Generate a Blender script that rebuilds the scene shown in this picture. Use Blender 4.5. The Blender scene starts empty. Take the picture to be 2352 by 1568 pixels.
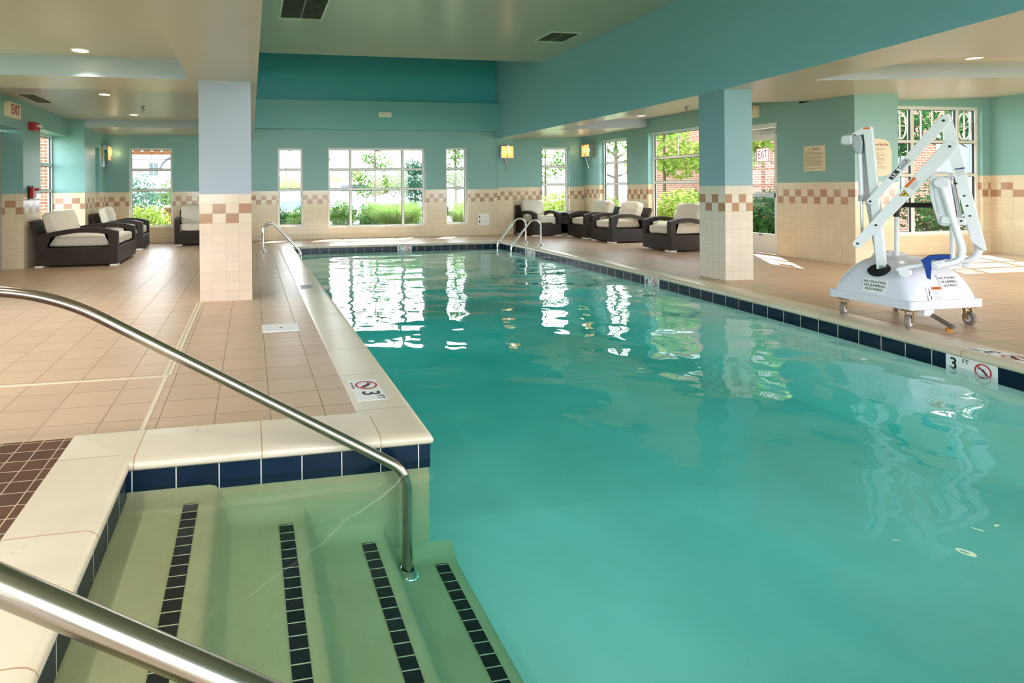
import bpy, bmesh, math, random
from mathutils import Matrix, Vector
random.seed(7)
S = bpy.context.scene
COL = S.collection
PI = math.pi

# ------------------------------------------------------------------ camera
YAW = math.atan((800 - 575) / 1273.0)
cam_d = bpy.data.cameras.new('camera')
cam_d.sensor_width = 36.0
cam_d.lens = 1273.0 / 2352.0 * 36.0
cam_d.shift_x = (1176 - 800) / 2352.0
cam_d.shift_y = -(784 - 432) / 2352.0
cam_d.clip_start = 0.05
cam_d.clip_end = 500
cam = bpy.data.objects.new('camera', cam_d)
COL.objects.link(cam)
cam.matrix_world = Matrix.Translation((0, 0, 1.30)) @ Matrix.Rotation(-YAW, 4, 'Z') @ Matrix.Rotation(PI / 2, 4, 'X') @ Matrix.Rotation(-0.008, 4, 'Z')
S.camera = cam

# ------------------------------------------------------------------ world, sun, exposure
W = bpy.data.worlds.new('world')
S.world = W
W.use_nodes = True
_nt = W.node_tree
_nt.nodes.clear()
_out = _nt.nodes.new('ShaderNodeOutputWorld')
_bg = _nt.nodes.new('ShaderNodeBackground')
_tc = _nt.nodes.new('ShaderNodeTexCoord')
_sp = _nt.nodes.new('ShaderNodeSeparateXYZ')
_rp = _nt.nodes.new('ShaderNodeValToRGB')
_nt.links.new(_tc.outputs['Generated'], _sp.inputs[0])
_nt.links.new(_sp.outputs['Z'], _rp.inputs[0])
_rp.color_ramp.elements[0].position = 0.0
_rp.color_ramp.elements[0].color = (1.0, 1.0, 1.0, 1)
_rp.color_ramp.elements[1].position = 0.9
_rp.color_ramp.elements[1].color = (0.62, 0.80, 1.0, 1)
_nt.links.new(_rp.outputs[0], _bg.inputs[0])
_bg.inputs[1].default_value = 8.5
_nt.links.new(_bg.outputs[0], _out.inputs[0])

sun_d = bpy.data.lights.new('sun', 'SUN')
sun_d.energy = 17.0
sun_d.angle = 0.012
sun_d.color = (1.0, 0.95, 0.86)
sun = bpy.data.objects.new('sun', sun_d)
COL.objects.link(sun)
_el = math.radians(47)
_dir = Vector((-0.6 * math.cos(_el), -0.8 * math.cos(_el), -math.sin(_el)))
sun.rotation_euler = _dir.to_track_quat('-Z', 'Y').to_euler()
sun.location = (12, 20, 20)

S.view_settings.view_transform = 'Standard'
S.view_settings.look = 'None'
S.view_settings.exposure = 0.14
S.view_settings.gamma = 1.0
S.view_settings.use_curve_mapping = False
cy = S.cycles
cy.use_denoising = True
cy.max_bounces = 8
cy.diffuse_bounces = 5
cy.glossy_bounces = 4
cy.transmission_bounces = 6
cy.transparent_max_bounces = 16
cy.volume_bounces = 0
cy.caustics_reflective = False
cy.caustics_refractive = False
cy.sample_clamp_indirect = 5.0
cy.blur_glossy = 0.5

# ------------------------------------------------------------------ colour + material helpers
def lin(c):
    return tuple(((v / 255.0) / 12.92 if v / 255.0 <= 0.04045 else ((v / 255.0 + 0.055) / 1.055) ** 2.4) for v in c)

def rgba(c):
    return lin(c) + (1.0,)

def new_mat(name):
    m = bpy.data.materials.new(name)
    m.use_nodes = True
    nt = m.node_tree
    b = nt.nodes['Principled BSDF']
    return m, nt, b

def plain(name, c, rough=0.5, metal=0.0, emis=None, estr=0.0, coat=0.0, noise=0.0, nscale=8.0):
    m, nt, b = new_mat(name)
    b.inputs['Base Color'].default_value = rgba(c)
    b.inputs['Roughness'].default_value = rough
    b.inputs['Metallic'].default_value = metal
    b.inputs['Coat Weight'].default_value = coat
    if emis:
        b.inputs['Emission Color'].default_value = rgba(emis)
        b.inputs['Emission Strength'].default_value = estr
    if noise:
        t = nt.nodes.new('ShaderNodeTexNoise')
        t.inputs['Scale'].default_value = nscale
        t.inputs['Detail'].default_value = 4
        g = nt.nodes.new('ShaderNodeNewGeometry')
        nt.links.new(g.outputs['Position'], t.inputs['Vector'])
        mx = nt.nodes.new('ShaderNodeMix'); mx.data_type = 'RGBA'
        mx.inputs[6].default_value = tuple(v * (1 - noise) for v in lin(c)) + (1,)
        mx.inputs[7].default_value = tuple(min(1, v * (1 + noise)) for v in lin(c)) + (1,)
        nt.links.new(t.outputs['Fac'], mx.inputs[0])
        nt.links.new(mx.outputs[2], b.inputs['Base Color'])
    return m

class X:
    """tiny expression builder over shader math nodes"""
    def __init__(s, nt): s.nt = nt
    def m(s, op, a, b=None, c=None):
        n = s.nt.nodes.new('ShaderNodeMath'); n.operation = op
        for i, v in enumerate((a, b, c)):
            if v is None: continue
            if isinstance(v, (int, float)): n.inputs[i].default_value = v
            else: s.nt.links.new(v, n.inputs[i])
        return n.outputs[0]
    def mix(s, f, a, b):
        n = s.nt.nodes.new('ShaderNodeMix'); n.data_type = 'RGBA'
        for i, v in ((0, f), (6, a), (7, b)):
            if isinstance(v, tuple): n.inputs[i].default_value = v
            elif isinstance(v, (int, float)): n.inputs[i].default_value = v
            else: s.nt.links.new(v, n.inputs[i])
        return n.outputs[2]
    def mixf(s, f, a, b):
        n = s.nt.nodes.new('ShaderNodeMix'); n.data_type = 'FLOAT'
        for i, v in ((0, f), (2, a), (3, b)):
            if isinstance(v, (int, float)): n.inputs[i].default_value = v
            else: s.nt.links.new(v, n.inputs[i])
        return n.outputs[0]
    def pos(s):
        g = s.nt.nodes.new('ShaderNodeNewGeometry')
        a = s.nt.nodes.new('ShaderNodeSeparateXYZ'); s.nt.links.new(g.outputs['Position'], a.inputs[0])
        b = s.nt.nodes.new('ShaderNodeSeparateXYZ'); s.nt.links.new(g.outputs['Normal'], b.inputs[0])
        return g, a, b
    def uv(s):
        g = s.nt.nodes.new('ShaderNodeTexCoord')
        a = s.nt.nodes.new('ShaderNodeSeparateXYZ'); s.nt.links.new(g.outputs['UV'], a.inputs[0])
        return a
    def comb(s, x, y, z):
        n = s.nt.nodes.new('ShaderNodeCombineXYZ')
        for i, v in enumerate((x, y, z)):
            if isinstance(v, (int, float)): n.inputs[i].default_value = v
            else: s.nt.links.new(v, n.inputs[i])
        return n.outputs[0]
    def white(s, vec):
        n = s.nt.nodes.new('ShaderNodeTexWhiteNoise'); n.noise_dimensions = '3D'
        s.nt.links.new(vec, n.inputs['Vector']); return n.outputs['Value']
    def noise(s, vec, scale, detail=3.0, rough=0.5):
        n = s.nt.nodes.new('ShaderNodeTexNoise'); n.inputs['Scale'].default_value = scale
        n.inputs['Detail'].default_value = detail; n.inputs['Roughness'].default_value = rough
        if vec is not None: s.nt.links.new(vec, n.inputs['Vector'])
        return n.outputs['Fac']
    def bump(s, h, strength, dist):
        n = s.nt.nodes.new('ShaderNodeBump'); n.inputs['Strength'].default_value = strength
        n.inputs['Distance'].default_value = dist
        s.nt.links.new(h, n.inputs['Height']); return n.outputs[0]

PAINT = (132, 180, 177)
CREAM = (226, 212, 184)
BROWN = (184, 142, 116)

def wall_mat(name, H=1.245, tw=0.132, uo=0.0, rows=11, paint=PAINT, cream=CREAM, prough=0.38, vo=None):
    """painted wall above a tiled dado with a two-row checker band"""
    m, nt, b = new_mat(name)
    e = X(nt)
    g, p, n = e.pos()
    sel = e.m('GREATER_THAN', e.m('ABSOLUTE', n.outputs[0]), 0.5)
    u = e.m('DIVIDE', e.mixf(sel, e.m('ADD', p.outputs[0], uo), e.m('ADD', p.outputs[1], uo if vo is None else vo)), tw)
    rh = H / rows
    v = e.m('DIVIDE', e.m('SUBTRACT', H, p.outputs[2]), rh)
    iu = e.m('FLOOR', u); iv = e.m('FLOOR', v)
    fu = e.m('SUBTRACT', u, iu); fv = e.m('SUBTRACT', v, iv)
    gu = e.m('GREATER_THAN', e.m('ABSOLUTE', e.m('SUBTRACT', fu, 0.5)), 0.5 - 0.0022 / tw)
    gv = e.m('GREATER_THAN', e.m('ABSOLUTE', e.m('SUBTRACT', fv, 0.5)), 0.5 - 0.0022 / rh)
    gr = e.m('MAXIMUM', gu, gv)
    band = e.m('MULTIPLY', e.m('GREATER_THAN', iv, 0.5), e.m('LESS_THAN', iv, 2.5))
    par = e.m('LESS_THAN', e.m('FLOORED_MODULO', e.m('ADD', iu, iv), 2.0), 0.5)
    chk = e.m('MULTIPLY', band, par)
    w = e.white(e.comb(iu, iv, 0.5))
    c0 = e.mix(w, tuple(x * 0.94 for x in lin(cream)) + (1,), rgba(cream))
    c1 = e.mix(w, tuple(x * 0.92 for x in lin(BROWN)) + (1,), rgba(BROWN))
    ct = e.mix(chk, c0, c1)
    ct = e.mix(e.m('MULTIPLY', gr, 0.55), ct, rgba((188, 170, 138)))
    up = e.m('GREATER_THAN', p.outputs[2], H)
    nb = e.noise(g.outputs['Position'], 1.2, 2)
    pc = e.mix(nb, tuple(x * 0.96 for x in lin(paint)) + (1,), tuple(min(1, x * 1.04) for x in lin(paint)) + (1,))
    nt.links.new(e.mix(up, ct, pc), b.inputs['Base Color'])
    nt.links.new(e.mixf(up, 0.12, prough), b.inputs['Roughness'])
    tilt = e.m('MULTIPLY', w, 0.0)
    hgt = e.m('MULTIPLY', e.m('SUBTRACT', 1.0, gr), e.m('SUBTRACT', 1.0, up))
    wav = e.noise(g.outputs['Position'], 9.0, 2)
    nt.links.new(e.bump(e.m('ADD', hgt, e.m('MULTIPLY', wav, 0.5)), 0.35, 0.0015), b.inputs['Normal'])
    return m

def floor_mat(name, tw, th, c, grout, g=0.005, rough=0.42, uo=0.0, vo=0.0, var=0.06, bump=0.5):
    m, nt, b = new_mat(name)
    e = X(nt)
    gg, p, n = e.pos()
    u = e.m('DIVIDE', e.m('ADD', p.outputs[0], uo), tw); v = e.m('DIVIDE', e.m('ADD', p.outputs[1], vo), th)
    iu = e.m('FLOOR', u); iv = e.m('FLOOR', v)
    fu = e.m('SUBTRACT', u, iu); fv = e.m('SUBTRACT', v, iv)
    gu = e.m('GREATER_THAN', e.m('ABSOLUTE', e.m('SUBTRACT', fu, 0.5)), 0.5 - g / 2 / tw)
    gv = e.m('GREATER_THAN', e.m('ABSOLUTE', e.m('SUBTRACT', fv, 0.5)), 0.5 - g / 2 / th)
    gr = e.m('MAXIMUM', gu, gv)
    w = e.white(e.comb(iu, iv, 0.3))
    n1 = e.noise(gg.outputs['Position'], 14.0, 5, 0.65)
    k = e.m('ADD', e.m('MULTIPLY', w, 0.5), e.m('MULTIPLY', n1, 0.5))
    c0 = e.mix(k, tuple(x * (1 - 2 * var) for x in lin(c)) + (1,), tuple(min(1, x * (1 + var)) for x in lin(c)) + (1,))
    gn = e.noise(gg.outputs['Position'], 1.7, 2)
    nt.links.new(e.mix(e.m('MULTIPLY', gr, e.m('ADD', 0.45, e.m('MULTIPLY', gn, 0.7))), c0, rgba(grout)), b.inputs['Base Color'])
    nt.links.new(e.mixf(gr, rough, 0.8), b.inputs['Roughness'])
    nt.links.new(e.bump(e.m('ADD', e.m('SUBTRACT', 1.0, gr), e.m('MULTIPLY', n1, 0.25)), bump, 0.002), b.inputs['Normal'])
    return m

def brick_mat(name, c1, c2, mort, scale=1.0):
    m, nt, b = new_mat(name)
    e = X(nt)
    g, p, n = e.pos()
    sel = e.m('GREATER_THAN', e.m('ABSOLUTE', n.outputs[0]), 0.5)
    u = e.mixf(sel, p.outputs[0], p.outputs[1])
    t = nt.nodes.new('ShaderNodeTexBrick')
    t.inputs['Color1'].default_value = rgba(c1); t.inputs['Color2'].default_value = rgba(c2)
    t.inputs['Mortar'].default_value = rgba(mort)
    t.inputs['Scale'].default_value = scale
    t.inputs['Brick Width'].default_value = 0.21; t.inputs['Row Height'].default_value = 0.075
    t.inputs['Mortar Size'].default_value = 0.011
    nt.links.new(e.comb(u, p.outputs[2], 0.0), t.inputs['Vector'])
    nt.links.new(t.outputs['Color'], b.inputs['Base Color'])
    b.inputs['Roughness'].default_value = 0.9
    return m

M = {}
M['wall_far'] = wall_mat('wall_far', 1.245, 0.130, 0.122)
M['wall_left'] = wall_mat('wall_left', 1.25, 0.16, 0.0)
M['wall_recess'] = wall_mat('wall_recess', 1.29, 0.118, 0.02)
M['wall_right'] = wall_mat('wall_right', 1.335, 0.1102, 0.0874)
M['wall_alcove'] = wall_mat('wall_alcove', 1.44, 0.16, 0.05)
M['col_left'] = wall_mat('col_left', 1.243, 0.1495, 0.583, paint=(162, 174, 190), cream=(228, 208, 190))  # column has the wall paint; light on its front is put into the colour
M['col_right'] = wall_mat('col_right', 1.293, 0.11, -6.37 + 0.11 * 61, vo=-6.545 + 0.11 * 62, paint=(134, 176, 188), cream=(232, 224, 210))  # wall paint made paler here, standing in for the light on the column
M['paint'] = plain('teal_paint', PAINT, 0.38, noise=0.03, nscale=1.5)
M['paint_bounce'] = plain('teal_paint_bounce_tint', (84, 186, 194), 0.4, noise=0.03, nscale=1.5)  # same teal wall paint, with saturated bounce light put into its colour
M['paint_skylit'] = plain('teal_paint_sky_tint', (142, 198, 214), 0.36, noise=0.03, nscale=1.2)  # same teal, shifted bluer to carry the cool sky light in its colour
M['paint_mid'] = plain('mid_teal_paint', (118, 186, 186), 0.38, noise=0.03, nscale=1.5)  # same teal again, light at the far beam mixed into the colour
M['paint_lit'] = plain('teal_paint_lit_tint', (180, 194, 212), 0.38, noise=0.02, nscale=1.5)  # same teal, lightened to paint in the light on viewer-facing sides
M['ceil'] = plain('ceiling_paint', (194, 187, 174), 0.30, noise=0.025, nscale=2.0)
M['ceil_high'] = plain('high_ceiling_paint', (186, 190, 170), 0.24, noise=0.03, nscale=1.5)
M['deck'] = floor_mat('deck_tile', 0.3125, 0.258, (202, 172, 144), (134, 112, 92), 0.006, 0.36, 0.2085, 0.059)
M['brown_tile'] = floor_mat('brown_tile', 0.10, 0.10, (96, 60, 44), (214, 196, 170), 0.005, 0.35, 0.965, 0.0, 0.18)
M['caulk'] = plain('caulk', (224, 208, 182), 0.6)
M['white_frame'] = plain('white_frame', (236, 238, 234), 0.3)
M['dark_gasket'] = plain('dark_gasket', (30, 32, 34), 0.5)
M['lead'] = plain('lead_line', (92, 92, 98), 0.4)
M['steel'] = plain('brushed_steel', (178, 168, 156), 0.24, 1.0, noise=0.04, nscale=30)
M['steel_dull'] = plain('dull_steel', (150, 150, 150), 0.35, 1.0)
M['chrome'] = plain('chrome', (220, 222, 224), 0.06, 1.0)
M['white_powder'] = plain('white_powder_coat', (232, 236, 242), 0.3, coat=0.2)
M['white_plastic'] = plain('white_plastic', (230, 232, 240), 0.32)
M['shell_plastic'] = plain('shell_plastic', (222, 224, 238), 0.28, coat=0.15)
M['gray_plastic'] = plain('gray_plastic', (170, 178, 184), 0.4)
M['light_plastic'] = plain('light_plastic', (206, 212, 216), 0.35)
M['black'] = plain('black', (14, 14, 15), 0.5)
M['rubber'] = plain('gray_rubber', (128, 122, 116), 0.7)
M['zinc'] = plain('yellow_zinc', (150, 124, 84), 0.35, 0.9)
M['blue_strap'] = plain('blue_webbing', (14, 62, 150), 0.7)
M['orange'] = plain('orange_print', (226, 106, 30), 0.5)
M['yellow'] = plain('yellow_print', (244, 200, 30), 0.5)
M['red'] = plain('red_print', (196, 26, 36), 0.5)
M['red_box'] = plain('red_enamel', (172, 22, 26), 0.35)
M['label_white'] = plain('label_white', (238, 238, 240), 0.45)
M['ink'] = plain('black_ink', (24, 26, 32), 0.5)
M['ink_soft'] = plain('soft_ink', (120, 106, 90), 0.6)
M['ink_blue'] = plain('blue_ink', (28, 78, 140), 0.5)
M['ink_grey'] = plain('grey_ink', (130, 140, 160), 0.5)
M['ivory'] = plain('ivory_sign', (232, 220, 190), 0.45)
M['exit_box'] = plain('exit_box', (232, 222, 186), 0.4)
M['exit_red'] = plain('exit_red', (186, 24, 30), 0.4)
M['exit_maroon'] = plain('exit_maroon', (150, 44, 34), 0.4)
M['almond'] = plain('almond_plastic', (232, 234, 218), 0.4)
M['vent_dark'] = plain('vent_dark', (150, 154, 144), 0.6)
M['vent_shade'] = plain('vent_shadow', (70, 74, 68), 0.7)
M['foot_white'] = plain('foot_white', (236, 234, 230), 0.4)
M['amber_glass'] = plain('amber_shade', (250, 214, 150), 0.4, emis=(255, 180, 90), estr=0.55)
M['lamp_lens'] = plain('lamp_lens', (255, 244, 220), 0.3, emis=(255, 226, 170), estr=5.0)
M['gray_door'] = plain('gray_door', (168, 170, 160), 0.45)
M['white_gloss'] = plain('white_glaze', (240, 238, 232), 0.15)

def schlick(e, normal, f0):
    """Fresnel reflectance that is the same from both sides of a thin sheet"""
    g = e.nt.nodes.new('ShaderNodeNewGeometry'); d = e.nt.nodes.new('ShaderNodeVectorMath'); d.operation = 'DOT_PRODUCT'
    e.nt.links.new(g.outputs['Incoming'], d.inputs[0]); e.nt.links.new(normal if normal else g.outputs['Normal'], d.inputs[1])
    c = e.m('SUBTRACT', 1.0, e.m('MINIMUM', e.m('ABSOLUTE', d.outputs['Value']), 1.0))
    return e.m('ADD', f0, e.m('MULTIPLY', 1.0 - f0, e.m('POWER', c, 5.0)))

# glass pane: thin clear sheet
def glass_mat():
    m = bpy.data.materials.new('window_glass'); m.use_nodes = True
    nt = m.node_tree; nt.nodes.clear()
    o = nt.nodes.new('ShaderNodeOutputMaterial'); t = nt.nodes.new('ShaderNodeBsdfTransparent')
    g = nt.nodes.new('ShaderNodeBsdfGlossy'); g.inputs['Roughness'].default_value = 0.02
    e = X(nt); f = schlick(e, None, 0.05)
    x = nt.nodes.new('ShaderNodeMixShader'); t.inputs[0].default_value = (0.95, 0.97, 0.96, 1)
    nt.links.new(f, x.inputs[0]); nt.links.new(t.outputs[0], x.inputs[1]); nt.links.new(g.outputs[0], x.inputs[2])
    nt.links.new(x.outputs[0], o.inputs[0]); return m
M['glass'] = glass_mat()

def water_mat():
    m = bpy.data.materials.new('pool_water'); m.use_nodes = True
    nt = m.node_tree; nt.nodes.clear(); e = X(nt)
    o = nt.nodes.new('ShaderNodeOutputMaterial')
    t = nt.nodes.new('ShaderNodeBsdfTransparent'); t.inputs[0].default_value = (0.97, 1.0, 0.99, 1)
    g = nt.nodes.new('ShaderNodeBsdfGlossy'); g.inputs['Roughness'].default_value = 0.0
    x = nt.nodes.new('ShaderNodeMixShader')
    gg, p, n = e.pos()
    v1 = e.comb(e.m('MULTIPLY', p.outputs[0], 0.55), p.outputs[1], 0.0)
    h1 = e.noise(v1, 1.5, 1.5, 0.4)
    h2 = e.noise(e.comb(e.m('ADD', p.outputs[0], 7.0), p.outputs[1], 3.0), 4.2, 1.0, 0.4)
    h = e.m('ADD', e.m('MULTIPLY', h1, 1.0), e.m('MULTIPLY', h2, 0.16))
    bn = e.bump(h, 1.0, 0.035)
    nt.links.new(bn, g.inputs['Normal']); f = schlick(e, bn, 0.022)
    nt.links.new(f, x.inputs[0]); nt.links.new(t.outputs[0], x.inputs[1]); nt.links.new(g.outputs[0], x.inputs[2])
    nt.links.new(x.outputs[0], o.inputs[0])
    va = nt.nodes.new('ShaderNodeVolumeAbsorption')
    va.inputs['Color'].default_value = (0.03, 0.955, 0.95, 1); va.inputs['Density'].default_value = 0.50
    nt.links.new(va.outputs[0], o.inputs['Volume'])
    return m
M['water'] = water_mat()

def plaster_mat():
    m, nt, b = new_mat('pool_plaster'); e = X(nt); g, p, n = e.pos()
    n1 = e.noise(g.outputs['Position'], 2.2, 4, 0.6); n2 = e.noise(g.outputs['Position'], 60, 3, 0.6)
    n3 = e.noise(g.outputs['Position'], 0.8, 3, 0.55)  # broad mottling stands in for caustic light on the pool floor
    k = e.m('ADD', e.m('MULTIPLY_ADD', n3, 1.6, -0.45), e.m('ADD', e.m('MULTIPLY', n1, 0.3), e.m('MULTIPLY', n2, 0.15)))
    nt.links.new(e.mix(k, rgba((206, 220, 212)), rgba((250, 252, 247))), b.inputs['Base Color'])
    b.inputs['Roughness'].default_value = 0.7
    nt.links.new(e.bump(n2, 0.3, 0.003), b.inputs['Normal'])
    return m
M['plaster'] = plaster_mat()

def step_mat():
    m, nt, b = new_mat('step_plaster'); e = X(nt); g, p, n = e.pos()
    n1 = e.noise(g.outputs['Position'], 3.0, 5, 0.6); n2 = e.noise(g.outputs['Position'], 90, 3, 0.6)
    c = e.mix(n1, rgba((154, 146, 108)), rgba((184, 175, 134)))
    spk = e.m('GREATER_THAN', n2, 0.67)
    nt.links.new(e.mix(e.m('MULTIPLY', spk, 0.35), c, rgba((120, 110, 80))), b.inputs['Base Color'])
    b.inputs['Roughness'].default_value = 0.7
    nt.links.new(e.bump(n2, 0.3, 0.003), b.inputs['Normal'])
    return m
M['step'] = step_mat()

def coping_mat():
    """u = metres along the run, v = metres across from the water edge"""
    m, nt, b = new_mat('coping_stone'); e = X(nt); q = e.uv(); g, p, n = e.pos()
    L = 0.61
    u = e.m('DIVIDE', q.outputs[0], L); iu = e.m('FLOOR', u); fu = e.m('SUBTRACT', u, iu)
    gr = e.m('GREATER_THAN', e.m('ABSOLUTE', e.m('SUBTRACT', fu, 0.5)), 0.5 - 0.003 / L)
    n1 = e.noise(g.outputs['Position'], 3.5, 5, 0.65)
    w = e.white(e.comb(iu, 0.5, 0.5))
    c = e.mix(e.m('ADD', e.m('MULTIPLY', n1, 0.6), e.m('MULTIPLY', w, 0.4)), rgba((212, 194, 168)), rgba((236, 224, 204)))
    n3 = e.noise(g.outputs['Position'], 8.0, 4, 0.7)
    st = e.m('MULTIPLY', e.m('GREATER_THAN', n3, 0.66), 0.25)
    c = e.mix(st, c, rgba((196, 160, 116)))
    nt.links.new(e.mix(e.m('MULTIPLY', gr, 0.8), c, rgba((176, 132, 92))), b.inputs['Base Color'])
    b.inputs['Roughness'].default_value = 0.3
    fr = e.m('FRACT', e.m('DIVIDE', q.outputs[0], 0.024))
    rib = e.m('MULTIPLY', e.m('GREATER_THAN', fr, 0.6), e.m('MULTIPLY', e.m('GREATER_THAN', q.outputs[1], 0.14), e.m('LESS_THAN', q.outputs[1], 0.2)))
    nt.links.new(e.bump(e.m('ADD', e.m('MULTIPLY', rib, -0.6), e.m('MULTIPLY', gr, -1.0)), 0.5, 0.003), b.inputs['Normal'])
    return m
M['coping'] = coping_mat()

def band_mat(name, c, tw, grout, g=0.006, hgt=0.13):
    m, nt, b = new_mat(name); e = X(nt); q = e.uv(); gg, p, n = e.pos()
    u = e.m('DIVIDE', q.outputs[0], tw); iu = e.m('FLOOR', u); fu = e.m('SUBTRACT', u, iu)
    gr = e.m('GREATER_THAN', e.m('ABSOLUTE', e.m('SUBTRACT', fu, 0.5)), 0.5 - g / 2 / tw)
    w = e.white(e.comb(iu, 0.5, 0.2)); n1 = e.noise(gg.outputs['Position'], 20, 3)
    k = e.m('ADD', e.m('MULTIPLY', w, 0.6), e.m('MULTIPLY', n1, 0.4))
    cc = e.mix(k, tuple(x * 0.75 for x in lin(c)) + (1,), tuple(min(1, x * 1.3) for x in lin(c)) + (1,))
    nt.links.new(e.mix(gr, cc, rgba(grout)), b.inputs['Base Color'])
    b.inputs['Roughness'].default_value = 0.25; b.inputs['Specular IOR Level'].default_value = 0.3
    return m
M['blue_tile'] = band_mat('blue_tile', (9, 30, 52), 0.205, (206, 206, 196))
M['strip_tile'] = band_mat('strip_tile', (30, 32, 36), 0.062, (206, 200, 168), 0.005)

def wicker_mat():
    m, nt, b = new_mat('dark_wicker'); e = X(nt)
    tc = nt.nodes.new('ShaderNodeTexCoord')
    sp = nt.nodes.new('ShaderNodeSeparateXYZ'); nt.links.new(tc.outputs['Object'], sp.inputs[0])
    a = e.m('SINE', e.m('MULTIPLY', sp.outputs[2], 420.0))
    h = e.m('ADD', sp.outputs[0], sp.outputs[1])
    c = e.m('SINE', e.m('MULTIPLY', h, 300.0))
    w = e.m('MULTIPLY', a, c)
    nt.links.new(e.mix(e.m('MULTIPLY_ADD', w, 0.5, 0.5), rgba((24, 15, 11)), rgba((54, 37, 28))), b.inputs['Base Color'])
    b.inputs['Roughness'].default_value = 0.5
    nt.links.new(e.bump(w, 0.6, 0.003), b.inputs['Normal'])
    return m
M['wicker'] = wicker_mat()

def cloth_mat(name, c):
    m, nt, b = new_mat(name); e = X(nt)
    tc = nt.nodes.new('ShaderNodeTexCoord')
    n1 = e.noise(tc.outputs['Object'], 9.0, 4, 0.6); n2 = e.noise(tc.outputs['Object'], 240, 2)
    nt.links.new(e.mix(n1, tuple(x * 0.92 for x in lin(c)) + (1,), rgba(c)), b.inputs['Base Color'])
    b.inputs['Roughness'].default_value = 0.85
    nt.links.new(e.bump(e.m('ADD', n1, e.m('MULTIPLY', n2, 0.1)), 0.5, 0.02), b.inputs['Normal'])
    return m
M['cushion'] = cloth_mat('cushion_canvas', (232, 224, 208))

def leaf_mat(name, c, c2, tr=0.5):
    m = bpy.data.materials.new(name); m.use_nodes = True
    nt = m.node_tree; nt.nodes.clear(); e = X(nt)
    o = nt.nodes.new('ShaderNodeOutputMaterial')
    g = nt.nodes.new('ShaderNodeNewGeometry')
    col = e.mix(g.outputs['Random Per Island'], rgba(c), rgba(c2))
    d = nt.nodes.new('ShaderNodeBsdfDiffuse'); t = nt.nodes.new('ShaderNodeBsdfTranslucent')
    x = nt.nodes.new('ShaderNodeMixShader'); x.inputs[0].default_value = tr
    nt.links.new(col, d.inputs[0]); nt.links.new(col, t.inputs[0])
    nt.links.new(d.outputs[0], x.inputs[1]); nt.links.new(t.outputs[0], x.inputs[2])
    nt.links.new(x.outputs[0], o.inputs[0]); return m
M['leaf_mid'] = leaf_mat('leaf_mid', (58, 92, 42), (112, 142, 74))
M['leaf_lime'] = leaf_mat('leaf_lime', (104, 132, 50), (164, 178, 92), 0.6)
M['leaf_dark'] = leaf_mat('leaf_dark', (34, 72, 40), (66, 104, 54))
M['leaf_teal'] = leaf_mat('leaf_teal', (48, 88, 74), (84, 122, 92))
M['leaf_grass'] = leaf_mat('leaf_grass', (84, 122, 50), (154, 176, 108), 0.5)
M['leaf_fern'] = leaf_mat('leaf_fern', (110, 150, 76), (170, 196, 126), 0.5)
M['bark'] = plain('bark', (104, 86, 68), 0.9, noise=0.3, nscale=12)
M['brick'] = brick_mat('red_brick', (128, 72, 54), (150, 92, 70), (166, 150, 134))
M['brick_pale'] = brick_mat('pale_brick', (150, 100, 76), (134, 86, 66), (176, 160, 142))
M['asphalt'] = plain('asphalt', (74, 74, 78), 0.9, noise=0.1, nscale=3)
M['lawn'] = plain('lawn', (104, 122, 74), 0.9, noise=0.25, nscale=6)
M['concrete'] = plain('concrete', (176, 170, 160), 0.85, noise=0.06, nscale=4)
M['mulch'] = plain('mulch', (128, 104, 84), 0.95, noise=0.3, nscale=25)
M['trim_white'] = plain('trim_white', (206, 206, 204), 0.5)
M['car_white'] = plain('car_white', (172, 174, 180), 0.2, coat=0.6)
M['car_silver'] = plain('car_silver', (140, 148, 158), 0.25, 0.4, coat=0.6)
M['car_blue'] = plain('car_blue', (70, 96, 136), 0.25, 0.2, coat=0.6)
M['car_glass'] = plain('car_glass', (18, 26, 32), 0.3)
M['timber'] = plain('timber', (150, 92, 54), 0.7, noise=0.1, nscale=8)
M['dark_glass'] = plain('dark_window', (70, 86, 88), 0.08)

# ------------------------------------------------------------------ mesh helpers
WM = {}

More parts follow.
